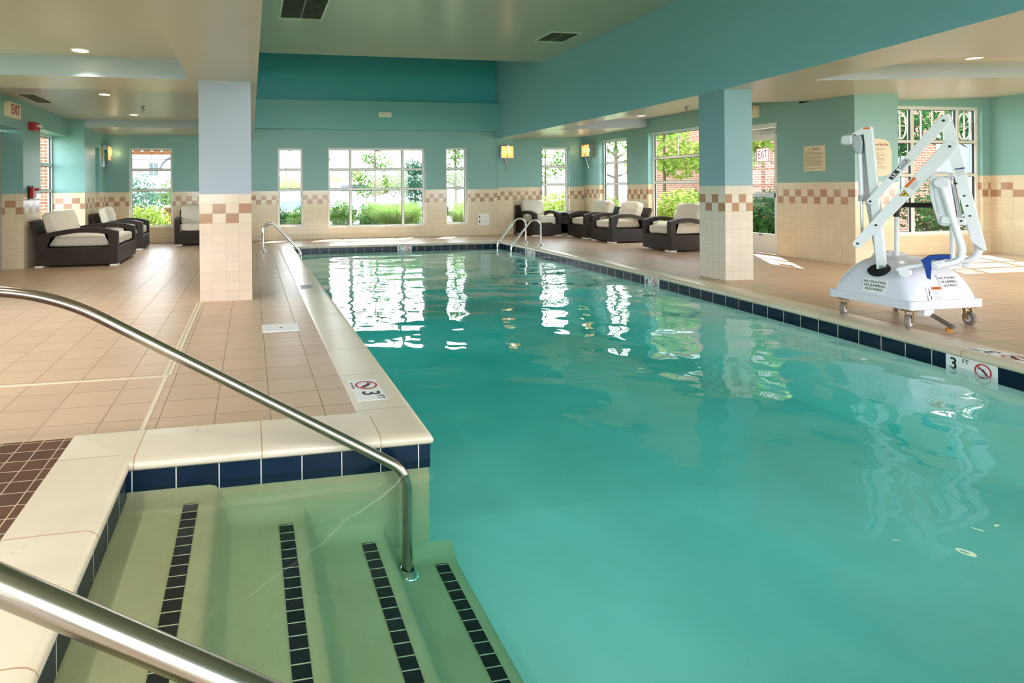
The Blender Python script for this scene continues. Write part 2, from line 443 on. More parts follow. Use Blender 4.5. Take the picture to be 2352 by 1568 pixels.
class MB:
    def __init__(s):
        s.bm = bmesh.new(); s.mi = 0
        s.uv = None
    def face(s, vs, mi=None):
        try:
            f = s.bm.faces.new(vs)
        except ValueError:
            return None
        f.material_index = s.mi if mi is None else mi
        return f
    def v(s, *p): return s.bm.verts.new(p if len(p) == 3 else p[0])
    def box(s, a, b, mi=None):
        x0, y0, z0 = a; x1, y1, z1 = b
        q = [s.v(x, y, z) for z in (z0, z1) for y in (y0, y1) for x in (x0, x1)]
        for f in ((0, 2, 3, 1), (4, 5, 7, 6), (0, 1, 5, 4), (2, 6, 7, 3), (0, 4, 6, 2), (1, 3, 7, 5)):
            s.face([q[i] for i in f], mi)
        return s
    def obox(s, c, r, u, n, hx, hy, hz, mi=None):
        """oriented box: centre c, axes r,u,n (vectors), half sizes"""
        c = Vector(c); r = Vector(r).normalized(); u = Vector(u).normalized(); n = Vector(n).normalized()
        q = [s.v(c + r * hx * i + u * hy * j + n * hz * k) for k in (-1, 1) for j in (-1, 1) for i in (-1, 1)]
        for f in ((0, 2, 3, 1), (4, 5, 7, 6), (0, 1, 5, 4), (2, 6, 7, 3), (0, 4, 6, 2), (1, 3, 7, 5)):
            s.face([q[i] for i in f], mi)
        return s
    def rings(s, rr, caps=True, close=True, mi=None):
        vr = [[s.v(p) for p in r] for r in rr]
        n = len(vr[0])
        for a, b in zip(vr, vr[1:]):
            for i in range(n if close else n - 1):
                j = (i + 1) % n
                s.face([a[i], a[j], b[j], b[i]], mi)
        if caps:
            s.face(list(reversed(vr[0])), mi); s.face(vr[-1], mi)
        return s
    def prism(s, poly, fn, a, b, mi=None):
        """extrude 2-D polygon; fn(p, q, t) -> 3-D point"""
        return s.rings([[fn(p, q, a) for p, q in poly], [fn(p, q, b) for p, q in poly]], mi=mi)
    def tube(s, pts, r, n=12, caps=True, mi=None):
        pts = [Vector(p) for p in pts]
        rs = r if isinstance(r, (list, tuple)) else [r] * len(pts)
        out = []; ref = None
        for i, p in enumerate(pts):
            t = (pts[min(i + 1, len(pts) - 1)] - pts[max(i - 1, 0)]).normalized()
            if ref is None:
                ref = Vector((0, 0, 1)) if abs(t.z) < 0.9 else Vector((1, 0, 0))
            a = t.cross(ref).normalized(); bb = a.cross(t).normalized(); ref = bb
            out.append([p + (a * math.cos(2 * PI * k / n) + bb * math.sin(2 * PI * k / n)) * rs[i] for k in range(n)])
        return s.rings(out, caps, True, mi)
    def lathe(s, prof, c, n=24, axis='Z', mi=None):
        out = []
        for r, h in prof:
            ring = []
            for k in range(n):
                a = 2 * PI * k / n; x = r * math.cos(a); y = r * math.sin(a)
                if axis == 'Z': p = (c[0] + x, c[1] + y, c[2] + h)
                elif axis == 'X': p = (c[0] + h, c[1] + x, c[2] + y)
                else: p = (c[0] + y, c[1] + h, c[2] + x)
                ring.append(Vector(p))
            out.append(ring)
        return s.rings(out, True, True, mi)
    def build(s, name, mats, parent=None, smooth=False, bevel=0.0, angle=35, seg=2):
        me = bpy.data.meshes.new(name)
        bmesh.ops.recalc_face_normals(s.bm, faces=s.bm.faces[:])
        s.bm.to_mesh(me); s.bm.free()
        for m in (mats if isinstance(mats, (list, tuple)) else [mats]): me.materials.append(m)
        if smooth:
            for p in me.polygons: p.use_smooth = True
            me.set_sharp_from_angle(angle=math.radians(angle))
        o = bpy.data.objects.new(name, me); COL.objects.link(o)
        WM[o.name] = Matrix.Identity(4)
        if parent: adopt(o, parent)
        if bevel:
            md = o.modifiers.new('bevel', 'BEVEL'); md.width = bevel; md.segments = seg; md.limit_method = 'ANGLE'
            md.angle_limit = math.radians(40)
        return o

def adopt(o, p):
    o.parent = p; o.matrix_parent_inverse = WM[p.name].inverted()

def tag(o, label=None, cat=None, group=None, kind=None):
    if label: o['label'] = label
    if cat: o['category'] = cat
    if group: o['group'] = group
    if kind: o['kind'] = kind
    return o

def thing(name, label, cat, loc=(0, 0, 0), group=None, rz=0.0):
    o = bpy.data.objects.new(name, None); COL.objects.link(o)
    o.empty_display_size = 0.1
    o.location = loc; o.rotation_euler = (0, 0, rz)
    WM[o.name] = Matrix.Translation(loc) @ Matrix.Rotation(rz, 4, 'Z')
    return tag(o, label, cat, group)

def struct(o): return tag(o, kind='structure')

def dup(root, loc, rz=0.0, label=None, group=None):
    r = root.copy(); COL.objects.link(r); r.location = loc; r.rotation_euler = (0, 0, rz)
    if label: r['label'] = label
    if group: r['group'] = group
    for ch in list(root.children):
        c = ch.copy(); COL.objects.link(c); c.parent = r
        for g in ch.children:
            d = g.copy(); COL.objects.link(d); d.parent = c
    return r

def text(name, body, size, o, r, u, mat, parent, align='CENTER', sx=1.0, extr=0.0008, bold=0.0, line=1.0):
    """flat lettering in the plane spanned by r (reading direction) and u (up)"""
    cu = bpy.data.curves.new('lettering', 'FONT'); cu.body = body; cu.size = size
    cu.align_x = align; cu.align_y = 'CENTER'; cu.extrude = extr; cu.offset = bold; cu.space_line = line
    cu.resolution_u = 3
    tmp = bpy.data.objects.new('lettering', cu); COL.objects.link(tmp)
    bpy.context.view_layer.update()
    me = bpy.data.meshes.new_from_object(tmp)
    bpy.data.objects.remove(tmp); bpy.data.curves.remove(cu)
    r = Vector(r).normalized(); u = Vector(u).normalized(); n = r.cross(u)
    T = Matrix(((r.x * sx, u.x, n.x, o[0]), (r.y * sx, u.y, n.y, o[1]), (r.z * sx, u.z, n.z, o[2]), (0, 0, 0, 1)))
    me.transform(T); me.materials.clear(); me.materials.append(mat)
    ob = bpy.data.objects.new(name, me); COL.objects.link(ob); WM[ob.name] = Matrix.Identity(4)
    if parent: adopt(ob, parent)
    return ob

def arc(c, r, a0, a1, n, fn):
    return [fn(c[0] + r * math.cos(a0 + (a1 - a0) * i / n), c[1] + r * math.sin(a0 + (a1 - a0) * i / n)) for i in range(n + 1)]

# ------------------------------------------------------------------ layout taken from image pixels; right pool edge and beam bent to match
WL = -0.135                                     # water level
def XR(y): return 5.86 - 0.0113 * max(0.0, 9.5 - y) ** 2          # right pool edge
def XB(y): return 6.48 + 0.022 * (y - 9.15) if y > 9.5 else 6.488 - 0.0189 * (9.5 - y) ** 2   # right beam face
XL, YN, YS, YF, XS = 0.92, 0.45, 2.82, 12.40, -0.60
ys = [YN + (YF - YN) * i / 16 for i in range(17)]
OUT = [(XS, YN)] + [(XR(y), y) for y in ys] + [(XL, YF), (XL, YS), (XS, YS)]

def offset_path(path, d):
    n = len(path); res = []
    for i in range(n):
        p0, p1, p2 = Vector(path[i - 1]), Vector(path[i]), Vector(path[(i + 1) % n])
        a = (p1 - p0).normalized(); b = (p2 - p1).normalized()
        na = Vector((a.y, -a.x)); nb = Vector((b.y, -b.x))
        m = (na + nb); m = m / max(0.3, m.dot(na)) if m.length > 1e-6 else na
        res.append(p1 + m * d)
    return res

def sweep(name, prof, mat, smooth=False, u0=0.0):
    """closed sweep around the pool outline; prof = (outward distance, z); UV = metres along, distance"""
    bm = bmesh.new(); uvl = bm.loops.layers.uv.new('UVMap')
    L = [u0]
    for i in range(len(OUT)):
        L.append(L[-1] + (Vector(OUT[(i + 1) % len(OUT)]) - Vector(OUT[i])).length)
    rows = []
    for d, z in prof:
        rows.append([bm.verts.new((p.x, p.y, z)) for p in offset_path(OUT, d)])
    n = len(OUT)
    for k in range(len(prof) - 1):
        for i in range(n):
            j = (i + 1) % n
            f = bm.faces.new([rows[k][i], rows[k][j], rows[k + 1][j], rows[k + 1][i]])
            P0 = Vector(OUT[i]); dr = (Vector(OUT[j]) - P0).normalized()
            for lp, vv in zip(f.loops, (prof[k][0], prof[k][0], prof[k + 1][0], prof[k + 1][0])):
                lp[uvl].uv = (L[i] + (lp.vert.co.xy - P0).dot(dr), vv)
    me = bpy.data.meshes.new(name); bmesh.ops.recalc_face_normals(bm, faces=bm.faces[:])
    bm.to_mesh(me); bm.free(); me.materials.append(mat)
    if smooth:
        for p in me.polygons: p.use_smooth = True
        me.set_sharp_from_angle(angle=math.radians(50))
    o = bpy.data.objects.new(name, me); COL.objects.link(o); WM[o.name] = Matrix.Identity(4)
    return o

# ------------------------------------------------------------------ floor
b = MB()
def quad(b, x0, y0, x1, y1, z=0.0, mi=0):
    b.face([b.v(x0, y0, z), b.v(x1, y0, z), b.v(x1, y1, z), b.v(x0, y1, z)], mi)
quad(b, -4.6, 3.12, 0.62, 14.7)
quad(b, -4.6, -3.5, -0.90, 3.12, 0.0, 1)
quad(b, -0.97, -3.5, 15.0, 0.15)
quad(b, 0.62, 12.68, 6.14, 14.7)
yy = [0.15 + (12.4 - 0.15) * i / 20 for i in range(21)]
for a, c in zip(yy, yy[1:]):
    b.face([b.v(XR(a) + 0.28, a, 0), b.v(15, a, 0), b.v(15, c, 0), b.v(XR(c) + 0.28, c, 0)], 0)
quad(b, 6.14, 12.4, 15.0, 14.7)
struct(b.build('floor', [M['deck'], M['brown_tile']]))

b = MB()
b.box((-4.4, 4.015, -0.01), (-0.60, 4.04, 0.002))
b.box((-0.60, 3.14, -0.01), (-0.575, 4.04, 0.002))
struct(b.build('trim_1', M['caulk']))

# ------------------------------------------------------------------ pool
cop = sweep('trim_2', [(0.03, -0.062), (-0.004, -0.056), (-0.018, -0.040), (-0.020, -0.024), (-0.012, -0.008), (0.006, 0.003), (0.03, 0.008), (0.18, 0.008), (0.31, 0.006), (0.325, 0.002), (0.325, -0.06)], M['coping'], True)
struct(cop)
tb = sweep('trim_3', [(0.0, -0.055), (-0.006, -0.056), (-0.006, -0.178), (0.0, -0.180)], M['blue_tile'], u0=0.06)
struct(tb)
def zfloor(y): return -0.86 if y < 3.5 else -0.86 - 0.5 * min(1, (y - 3.5) / 8.0)
b = MB()
n = len(OUT)
top = [b.v(p[0], p[1], -0.17) for p in OUT]
bot = [b.v(p[0], p[1], zfloor(p[1]) - 0.02) for p in OUT]
for i in range(n):
    j = (i + 1) % n
    b.face([top[i], top[j], bot[j], bot[i]], 1 if OUT[i][0] < 0.95 and OUT[j][0] < 0.95 and OUT[j][1] < 3 else 0)
ysf = [YN] + [y for y in ys[1:]]
for a, c in zip(ysf, ysf[1:]):
    b.face([b.v(XS - 0.05, a, zfloor(a)), b.v(XR(a) + 0.05, a, zfloor(a)), b.v(XR(c) + 0.05, c, zfloor(c)), b.v(XS - 0.05, c, zfloor(c))])
struct(b.build('floor_pool', [M['plaster'], M['step']], smooth=True, angle=30))
# water: one closed body whose rim runs just inside the tile line
b = MB()
po = offset_path(OUT, 0.02)
b.rings([[Vector((p.x, p.y, -1.6)) for p in po], [Vector((p.x, p.y, WL)) for p in po]])
struct(b.build('water', M['water']))

# steps: one stepped profile with rounded noses
steps = thing('pool_steps', 'four broad plaster entry steps under water with dark tile strips', 'steps', (0.2, 1.6, -0.86))
tre = [(-0.62, -0.16, -0.20), (-0.16, 0.27, -0.35), (0.27, 0.68, -0.49), (0.68, 1.06, -0.644)]
prof = [(-0.62, -0.20)]
for i, (x0, x1, z) in enumerate(tre):
    r = 0.05
    if i: prof += [(x0 + 0.03, z + 0.05), (x0 + 0.045, z + 0.015), (x0 + 0.09, z)]
    prof += [(x1 - r, z), (x1 - r * 0.45, z - r * 0.12), (x1 - r * 0.12, z - r * 0.45), (x1, z - r)]
prof += [(1.07, -0.90)]
b = MB()
b.rings([[Vector((x, y, z)) for x, z in prof] for y in (YN, 2.74, 2.79, 2.83)], caps=False, close=False)
for vv in b.bm.verts:
    if vv.co.y > 2.82: vv.co.z += 0.06
    elif vv.co.y > 2.77: vv.co.z += 0.018
b.build('step_body', M['step'], steps, smooth=True, angle=60)
for x, z in ((-0.29, -0.20), (0.16, -0.35), (0.572, -0.49), (0.955, -0.644)):
    bm = MB(); uvl = bm.bm.loops.layers.uv.new('UVMap')
    q = [bm.v(x - 0.034, YN, z + 0.004), bm.v(x + 0.034, YN, z + 0.004), bm.v(x + 0.034, 2.735, z + 0.004), bm.v(x - 0.034, 2.735, z + 0.004)]
    f = bm.face(q)
    for lp in f.loops: lp[uvl].uv = (lp.vert.co.y, lp.vert.co.x)
    ex = bmesh.ops.extrude_face_region(bm.bm, geom=[f])
    bmesh.ops.translate(bm.bm, verts=[e for e in ex['geom'] if isinstance(e, bmesh.types.BMVert)], vec=(0, 0, -0.008))
    tag(bm.build('tile_strip', M['strip_tile'], steps), 'dark mosaic tile strip')

# ------------------------------------------------------------------ walls with openings
def wall(name, axis, p0, p1, u0, u1, z0, z1, holes, mats, side=None):
    """slab between p0 and p1 along its normal axis; holes = (ua, ub, za, zb)"""
    us = sorted({u0, u1, *[h[0] for h in holes], *[h[1] for h in holes]})
    zs = sorted({z0, z1, *[h[2] for h in holes], *[h[3] for h in holes]})
    us = [u for u in us if u0 <= u <= u1]; zs = [z for z in zs if z0 <= z <= z1]
    def solid(i, j):
        if i < 0 or j < 0 or i >= len(us) - 1 or j >= len(zs) - 1: return False
        u = (us[i] + us[i + 1]) / 2; z = (zs[j] + zs[j + 1]) / 2
        return not any(h[0] < u < h[1] and h[2] < z < h[3] for h in holes)
    b = MB()
    P = (lambda d, u, z: (d, u, z)) if axis == 'X' else (lambda d, u, z: (u, d, z))
    for i in range(len(us) - 1):
        for j in range(len(zs) - 1):
            if not solid(i, j): continue
            a, c, e, g = us[i], us[i + 1], zs[j], zs[j + 1]
            for d in (p0, p1):
                b.face([b.v(P(d, a, e)), b.v(P(d, c, e)), b.v(P(d, c, g)), b.v(P(d, a, g))])
            for k, l, q in ((i - 1, j, (a, e, a, g)), (i + 1, j, (c, e, c, g)), (i, j - 1, (a, e, c, e)), (i, j + 1, (a, g, c, g))):
                if not solid(k, l):
                    b.face([b.v(P(p0, q[0], q[1])), b.v(P(p1, q[0], q[1])), b.v(P(p1, q[2], q[3])), b.v(P(p0, q[2], q[3]))])
    bmesh.ops.remove_doubles(b.bm, verts=b.bm.verts[:], dist=1e-5)
    return struct(b.build(name, mats))

WX1 = (0.69, 1.33, 0.33, 2.33); WX2 = (1.975, 4.585, 0.285, 2.34); WX3 = (5.16, 5.77, 0.31, 2.355)
WX0 = (-2.89, -1.88, 0.38, 2.315)
wall('wall_far', 'Y', 14.15, 14.45, -4.5, 6.62, 0.0, 5.4, [WX0, WX1, WX2, WX3], M['wall_far'])
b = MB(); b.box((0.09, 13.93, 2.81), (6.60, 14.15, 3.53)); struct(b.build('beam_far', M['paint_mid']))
b = MB(); b.box((0.09, 14.135, 3.53), (6.62, 14.15, 5.3)); struct(b.build('wall_far_upper', M['paint_bounce']))
b = MB(); b.box((6.62, 14.14, 0.0), (7.08, 14.75, 2.75)); struct(b.build('wall_pilaster', M['wall_recess']))
WXR = (8.2, 9.05, 0.45, 2.42)
wall('wall_recess', 'Y', 14.6, 14.85, 7.08, 9.9, 0.0, 3.2, [WXR], M['wall_recess'])
# right-hand side wall with two windows and the glazed exit door
WA = (12.74, 13.87, 0.45, 2.54); WB = (9.75, 11.965, 0.40, 2.56); DR = (8.63, 9.50, 0.0, 2.45)
wall('wall_right', 'X', 9.5, 9.72, 7.5, 14.6, 0.0, 3.3, [WA, WB, DR], M['wall_right'])
b = MB(); b.box((9.5, 7.3, 0.0), (10.35, 7.5, 3.4)); b.box((10.2, 7.5, 0), (10.35, 8.3, 3.4)); struct(b.build('wall_pier', M['wall_right']))
WV = (11.45, 13.42, 0.36, 2.71)
wall('wall_alcove', 'Y', 8.1, 8.3, 10.35, 13.9, 0.0, 3.5, [WV], M['wall_alcove'])
wall('wall_alcove_side', 'X', 13.6, 13.9, -3.5, 8.1, 0.0, 3.5, [(0.0, 2.2, 0.4, 2.6), (3.0, 5.0, 0.4, 2.6)], M['wall_alcove'])
# left wall with recessed door and window; nearer openings added for sky light
DL = (8.3, 10.02, 0.0, 2.31); WL1 = (10.79, 12.42, 0.0, 2.42)
wall('wall_left', 'X', -4.15, -3.72, -3.5, 12.42, 0.0, 3.1, [DL, WL1, (2.0, 4.0, 0.5, 2.4), (5.0, 7.0, 0.5, 2.4)], M['wall_left'])
wall('wall_left_far', 'X', -4.15, -3.42, 12.42, 14.2, 0.0, 3.1, [(13.24, 13.6, 0.4, 2.27)], M['wall_left'])
# unseen back of the room; tall openings added for frontal sky light
wall('wall_back', 'Y', -3.5, -3.3, -4.15, 13.9, 0.0, 5.4, [(-3.4, -0.6, 0.3, 2.5), (0.4, 5.9, 0.3, 4.2), (7.0, 9.5, 0.3, 2.5), (10.2, 13.2, 0.3, 2.5)], M['paint'])

# columns
b = MB(); b.box((-0.583, 6.60, 0.0), (0.012, 7.05, 2.60)); struct(b.build('column_1', M['col_left']))
b = MB(); b.box((6.37, 6.545, 0.0), (6.81, 6.985, 2.66)); struct(b.build('column_2', M['col_right']))

# ------------------------------------------------------------------ ceilings and beams
def tilt(x): return 0.04 * max(0.0, x - 6.35)
def slab(b, x0, x1, y0, y1, z0, z1, f=lambda x: 0.0):
    """side faces slot 1, underside slot 0"""
    q = [b.v(x, y, z + f(x)) for z in (z0, z1) for y in (y0, y1) for x in (x0, x1)]
    for k, fc in enumerate(((0, 2, 3, 1), (4, 5, 7, 6), (0, 1, 5, 4), (2, 6, 7, 3), (0, 4, 6, 2), (1, 3, 7, 5))):
        b.face([q[i] for i in fc], 0 if k < 2 else 1)
ZL = 2.56
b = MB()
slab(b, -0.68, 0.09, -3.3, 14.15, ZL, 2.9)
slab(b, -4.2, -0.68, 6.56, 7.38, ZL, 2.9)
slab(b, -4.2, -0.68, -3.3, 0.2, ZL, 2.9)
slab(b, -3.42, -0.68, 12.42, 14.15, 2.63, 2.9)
struct(b.build('ceiling_soffit_left', [M['ceil'], M['paint_lit']]))
b = MB(); slab(b, -4.2, -0.5, -3.3, 14.2, 2.79, 3.0); struct(b.build('ceiling_left', [M['ceil'], M['paint']]))
b = MB(); b.box((-0.1, -3.3, 2.88), (0.088, 14.15, 5.4)); struct(b.build('wall_left_upper', M['paint_skylit']))
b = MB()
ZR = 2.60
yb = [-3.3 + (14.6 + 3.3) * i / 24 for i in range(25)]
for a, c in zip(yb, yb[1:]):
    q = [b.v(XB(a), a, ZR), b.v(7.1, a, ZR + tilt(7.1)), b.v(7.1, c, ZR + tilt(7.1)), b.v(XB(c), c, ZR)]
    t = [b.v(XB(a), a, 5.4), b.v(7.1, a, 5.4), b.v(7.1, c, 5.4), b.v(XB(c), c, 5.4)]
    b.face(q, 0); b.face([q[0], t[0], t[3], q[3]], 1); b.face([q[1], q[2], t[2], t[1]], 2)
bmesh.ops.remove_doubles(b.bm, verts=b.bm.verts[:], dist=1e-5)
struct(b.build('beam_right', [M['ceil'], M['paint_skylit'], M['paint_lit']], smooth=True, angle=30))
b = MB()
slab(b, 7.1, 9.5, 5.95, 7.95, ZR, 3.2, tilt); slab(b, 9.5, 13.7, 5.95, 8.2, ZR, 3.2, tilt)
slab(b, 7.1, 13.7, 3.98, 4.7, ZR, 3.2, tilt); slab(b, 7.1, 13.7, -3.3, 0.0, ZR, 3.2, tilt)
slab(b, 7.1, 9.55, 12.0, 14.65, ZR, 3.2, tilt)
struct(b.build('ceiling_soffit_right', [M['ceil'], M['paint_lit']]))
b = MB(); slab(b, 7.05, 13.8, -3.3, 8.3, 2.80, 3.3, tilt); slab(b, 7.05, 9.75, 8.3, 14.85, 2.80, 3.3, tilt); struct(b.build('ceiling_right', [M['ceil'], M['paint']]))
# raised middle: a lower panel in front, open up to the roof at the far end
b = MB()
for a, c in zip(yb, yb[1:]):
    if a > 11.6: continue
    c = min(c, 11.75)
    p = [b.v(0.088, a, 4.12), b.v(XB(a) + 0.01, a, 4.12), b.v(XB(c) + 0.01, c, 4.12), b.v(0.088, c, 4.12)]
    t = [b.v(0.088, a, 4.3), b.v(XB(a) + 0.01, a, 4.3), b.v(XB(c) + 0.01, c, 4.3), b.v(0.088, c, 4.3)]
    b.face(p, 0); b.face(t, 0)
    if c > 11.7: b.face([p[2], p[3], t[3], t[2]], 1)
struct(b.build('ceiling_middle', [M['ceil_high'], M['paint_skylit']]))
b = MB(); b.box((-0.1, -3.3, 5.3), (7.1, 14.45, 5.5)); struct(b.build('ceiling_high', M['ceil_high']))
b = MB(); b.box((-6, 14.45, 2.95), (10.5, 15.65, 3.15)); struct(b.build('roof_eave', M['trim_white']))

# ------------------------------------------------------------------ windows
def window(name, axis, pos, u0, u1, z0, z1, us, zs, sgn, circles=(), bars=(), fw=0.045, bar=0.03, thin='lead', gasket=True, label=None):
    """framed window in a plane; us / zs = centre lines of the mullions; sgn = outward direction"""
    P = (lambda d, u, z: (pos + sgn * d, u, z)) if axis == 'X' else (lambda d, u, z: (u, pos + sgn * d, z))
    def bx(b, d0, d1, a, c, e, g, mi=0):
        p, q = P(d0, a, e), P(d1, c, g)
        b.box(tuple(min(i, j) for i, j in zip(p, q)), tuple(max(i, j) for i, j in zip(p, q)), mi)
    mid = ((u0 + u1) / 2, (z0 + z1) / 2)
    root = thing(name, None, None, P(0, mid[0], z0))
    root['kind'] = 'structure'
    b = MB()
    bx(b, 0, 0.07, u0, u1, z0, z0 + fw); bx(b, 0, 0.07, u0, u1, z1 - fw, z1)
    bx(b, 0, 0.07, u0, u0 + fw, z0 + fw, z1 - fw); bx(b, 0, 0.07, u1 - fw, u1, z0 + fw, z1 - fw)
    uu = [u0 + fw] + [v for u in us for v in (u - bar, u + bar)] + [u1 - fw]
    for u in us: bx(b, 0.002, 0.068, u - bar, u + bar, z0 + fw, z1 - fw)
    for z in zs:
        for i in range(0, len(uu), 2): bx(b, 0.004, 0.066, uu[i], uu[i + 1], z - bar * 0.9, z + bar * 0.9)
    b.build('window_frame', M['white_frame'], root)
    if gasket:
        b = MB(); zz = [z0 + fw] + [v for z in sorted(zs) for v in (z - bar * 0.9, z + bar * 0.9)] + [z1 - fw]
        for i in range(0, len(uu), 2):
            for j in range(0, len(zz), 2):
                a, c, e, g = uu[i], uu[i + 1], zz[j], zz[j + 1]; t = 0.009
                bx(b, 0.02, 0.05, a, a + t, e, g); bx(b, 0.02, 0.05, c - t, c, e, g)
                bx(b, 0.02, 0.05, a + t, c - t, e, e + t); bx(b, 0.02, 0.05, a + t, c - t, g - t, g)
        b.build('gasket', M['dark_gasket'], root)
    if circles or bars:
        b = MB(); tr = 0.006 if thin == 'lead' else 0.014
        for cu, cz, ru, rz in circles:
            pts = [P(0.045, cu + ru * math.cos(2 * PI * k / 36), cz + rz * math.sin(2 * PI * k / 36)) for k in range(37)]
            b.tube(pts, tr, 6)
        for a, e, c, g in bars: b.tube([P(0.045, a, e), P(0.045, c, g)], tr, 6)
        b.build('grille', M['lead'] if thin == 'lead' else M['white_frame'], root)
    b = MB(); q = [P(0.036, a, c) for a, c in ((u0 + fw * 0.6, z0 + fw * 0.6), (u1 - fw * 0.6, z0 + fw * 0.6), (u1 - fw * 0.6, z1 - fw * 0.6), (u0 + fw * 0.6, z1 - fw * 0.6))]
    b.face([b.v(*p) for p in q])
    b.build('pane', M['glass'], root)
    return root

def cross(cu, cz, ru, rz, k=1.18): return [(cu - ru * k, cz, cu + ru * k, cz), (cu, cz - rz * k, cu, cz + rz * k)]
d = 14.22
window('window_1', 'Y', d, *WX0, [], [1.79, 1.29], 1, [], [(-2.38, 1.82, -2.38, 2.27), (-2.84, 2.05, -1.93, 2.05)])
window('window_2', 'Y', d, *WX1, [], [1.79, 1.27], 1, [(1.01, 2.06, 0.235, 0.215)], cross(1.01, 2.06, 0.235, 0.215))
window('window_3', 'Y', d, *WX2, [2.575, 3.985], [1.79, 1.27], 1, [(2.27, 2.06, 0.235, 0.215), (4.27, 2.06, 0.215, 0.215)],
       cross(2.27, 2.06, 0.235, 0.215) + cross(4.27, 2.06, 0.215, 0.215) + [(u, 1.82, u, 2.29) for u in (2.9, 3.28, 3.66)])
window('window_4', 'Y', d, *WX3, [], [1.80, 1.28], 1, [(5.45, 2.07, 0.22, 0.215)], cross(5.45, 2.07, 0.22, 0.215))
window('window_5', 'Y', 14.68, *WXR, [], [1.87, 1.36], 1, [], [(8.62, 1.9, 8.62, 2.37), (8.25, 2.13, 9.0, 2.13)])
window('window_6', 'X', 9.62, *WA, [], [1.93, 1.36], 1, [], [(13.3, 1.95, 13.3, 2.5)])
window('window_7', 'X', 9.62, *WB, [10.5], [1.96, 1.38], 1, [], [(11.2, 2.0, 11.2, 2.52)], thin='w')
window('window_8', 'Y', 8.17, *WV, [11.92, 12.96], [2.07, 1.455], 1,
       [(11.69, 2.36, 0.15, 0.25), (13.18, 2.36, 0.15, 0.25)],
       cross(11.69, 2.36, 0.15, 0.25) + cross(13.18, 2.36, 0.15, 0.25) + [(u, 2.09, u, 2.66) for u in (12.17, 12.43, 12.70)], thin='w', fw=0.055)
window('window_9', 'X', -4.05, 10.79, 12.42, 0.28, 2.42, [], [1.82, 1.29], -1, [], [(11.7, 1.85, 11.7, 2.37)])
b = MB(); b.box((-4.12, 10.79, 0.0), (-4.05, 12.42, 0.28)); struct(b.build('sill_left', M['white_frame']))
window('window_10', 'X', -3.62, 13.24, 13.6, 0.4, 2.27, [], [1.8, 1.27], -1)

# ------------------------------------------------------------------ doors
door = thing('door_1', None, None, (9.56, 9.06, 0)); door['kind'] = 'structure'
b = MB()
b.box((9.53, 8.63, 0), (9.66, 8.685, 2.45)); b.box((9.53, 9.445, 0), (9.66, 9.50, 2.45)); b.box((9.53, 8.685, 2.37), (9.66, 9.445, 2.45))
b.build('door_frame', M['white_frame'], door)
b = MB(); x0, x1 = 9.57, 9.62
b.box((x0, 8.69, 0.01), (x1, 9.44, 0.38)); b.box((x0, 8.69, 2.14), (x1, 9.44, 2.36))
b.box((x0, 8.69, 0.38), (x1, 8.745, 2.14)); b.box((x0, 9.385, 0.38), (x1, 9.44, 2.14))
b.build('door_leaf', M['white_frame'], door)
b = MB(); b.face([b.v(9.595, 8.745, 0.38), b.v(9.595, 9.385, 0.38), b.v(9.595, 9.385, 2.14), b.v(9.595, 8.745, 2.14)]); b.build('pane', M['glass'], door)
b = MB(); b.box((9.53, 8.72, 1.075), (9.57, 9.42, 1.135)); b.box((9.515, 8.70, 1.06), (9.57, 8.86, 1.15)); b.build('push_bar', M['steel_dull'], door)
b = MB(); b.box((9.50, 8.66, 2.24), (9.57, 8.98, 2.31)); b.tube([(9.535, 8.8, 2.325), (9.50, 9.1, 2.335), (9.55, 9.38, 2.345)], 0.012, 8); b.build('door_closer', M['light_plastic'], door)
b = MB(); b.box((9.565, 9.0, 0.345), (9.571, 9.07, 0.36)); b.build('lock', M['black'], door)
ex = thing('exit_sign', 'white EXIT sign with red letters hung on the glazed door', 'exit sign', (9.56, 8.97, 1.74), 'exit signs')
b = MB(); b.box((9.555, 8.835, 1.735), (9.567, 9.10, 1.995)); b.build('plate', leaf_mat('decal_white', (240, 240, 240), (236, 236, 238), 0.7), ex)
b = MB()
for a, c, e, g in ((8.835, 8.845, 1.735, 1.995), (9.09, 9.10, 1.735, 1.995), (8.845, 9.09, 1.735, 1.745), (8.845, 9.09, 1.985, 1.995)): b.box((9.552, a, e), (9.556, c, g))
b.build('border', M['red'], ex)
text('lettering', 'EXIT', 0.225, (9.551, 8.967, 1.865), (0, -1, 0), (0, 0, 1), M['exit_red'], ex, sx=0.40, bold=0.0, extr=0.002)

dl = thing('door_2', None, None, (-4.1, 9.2, 0)); dl['kind'] = 'structure'
b = MB(); b.box((-4.16, 8.3, 0), (-4.05, 8.36, 2.28)); b.box((-4.16, 9.96, 0), (-4.05, 10.02, 2.28)); b.box((-4.16, 8.36, 2.2), (-4.05, 9.96, 2.28)); b.build('door_frame', M['gray_door'], dl)
b = MB(); b.box((-4.15, 8.37, 0.01), (-4.1, 9.95, 2.19)); b.build('door_leaf', M['gray_door'], dl)
b = MB(); b.tube([(-4.1, 8.5, 1.02), (-4.04, 8.5, 1.02), (-4.04, 8.62, 1.02)], 0.011, 8); b.build('door_handle', M['steel'], dl)

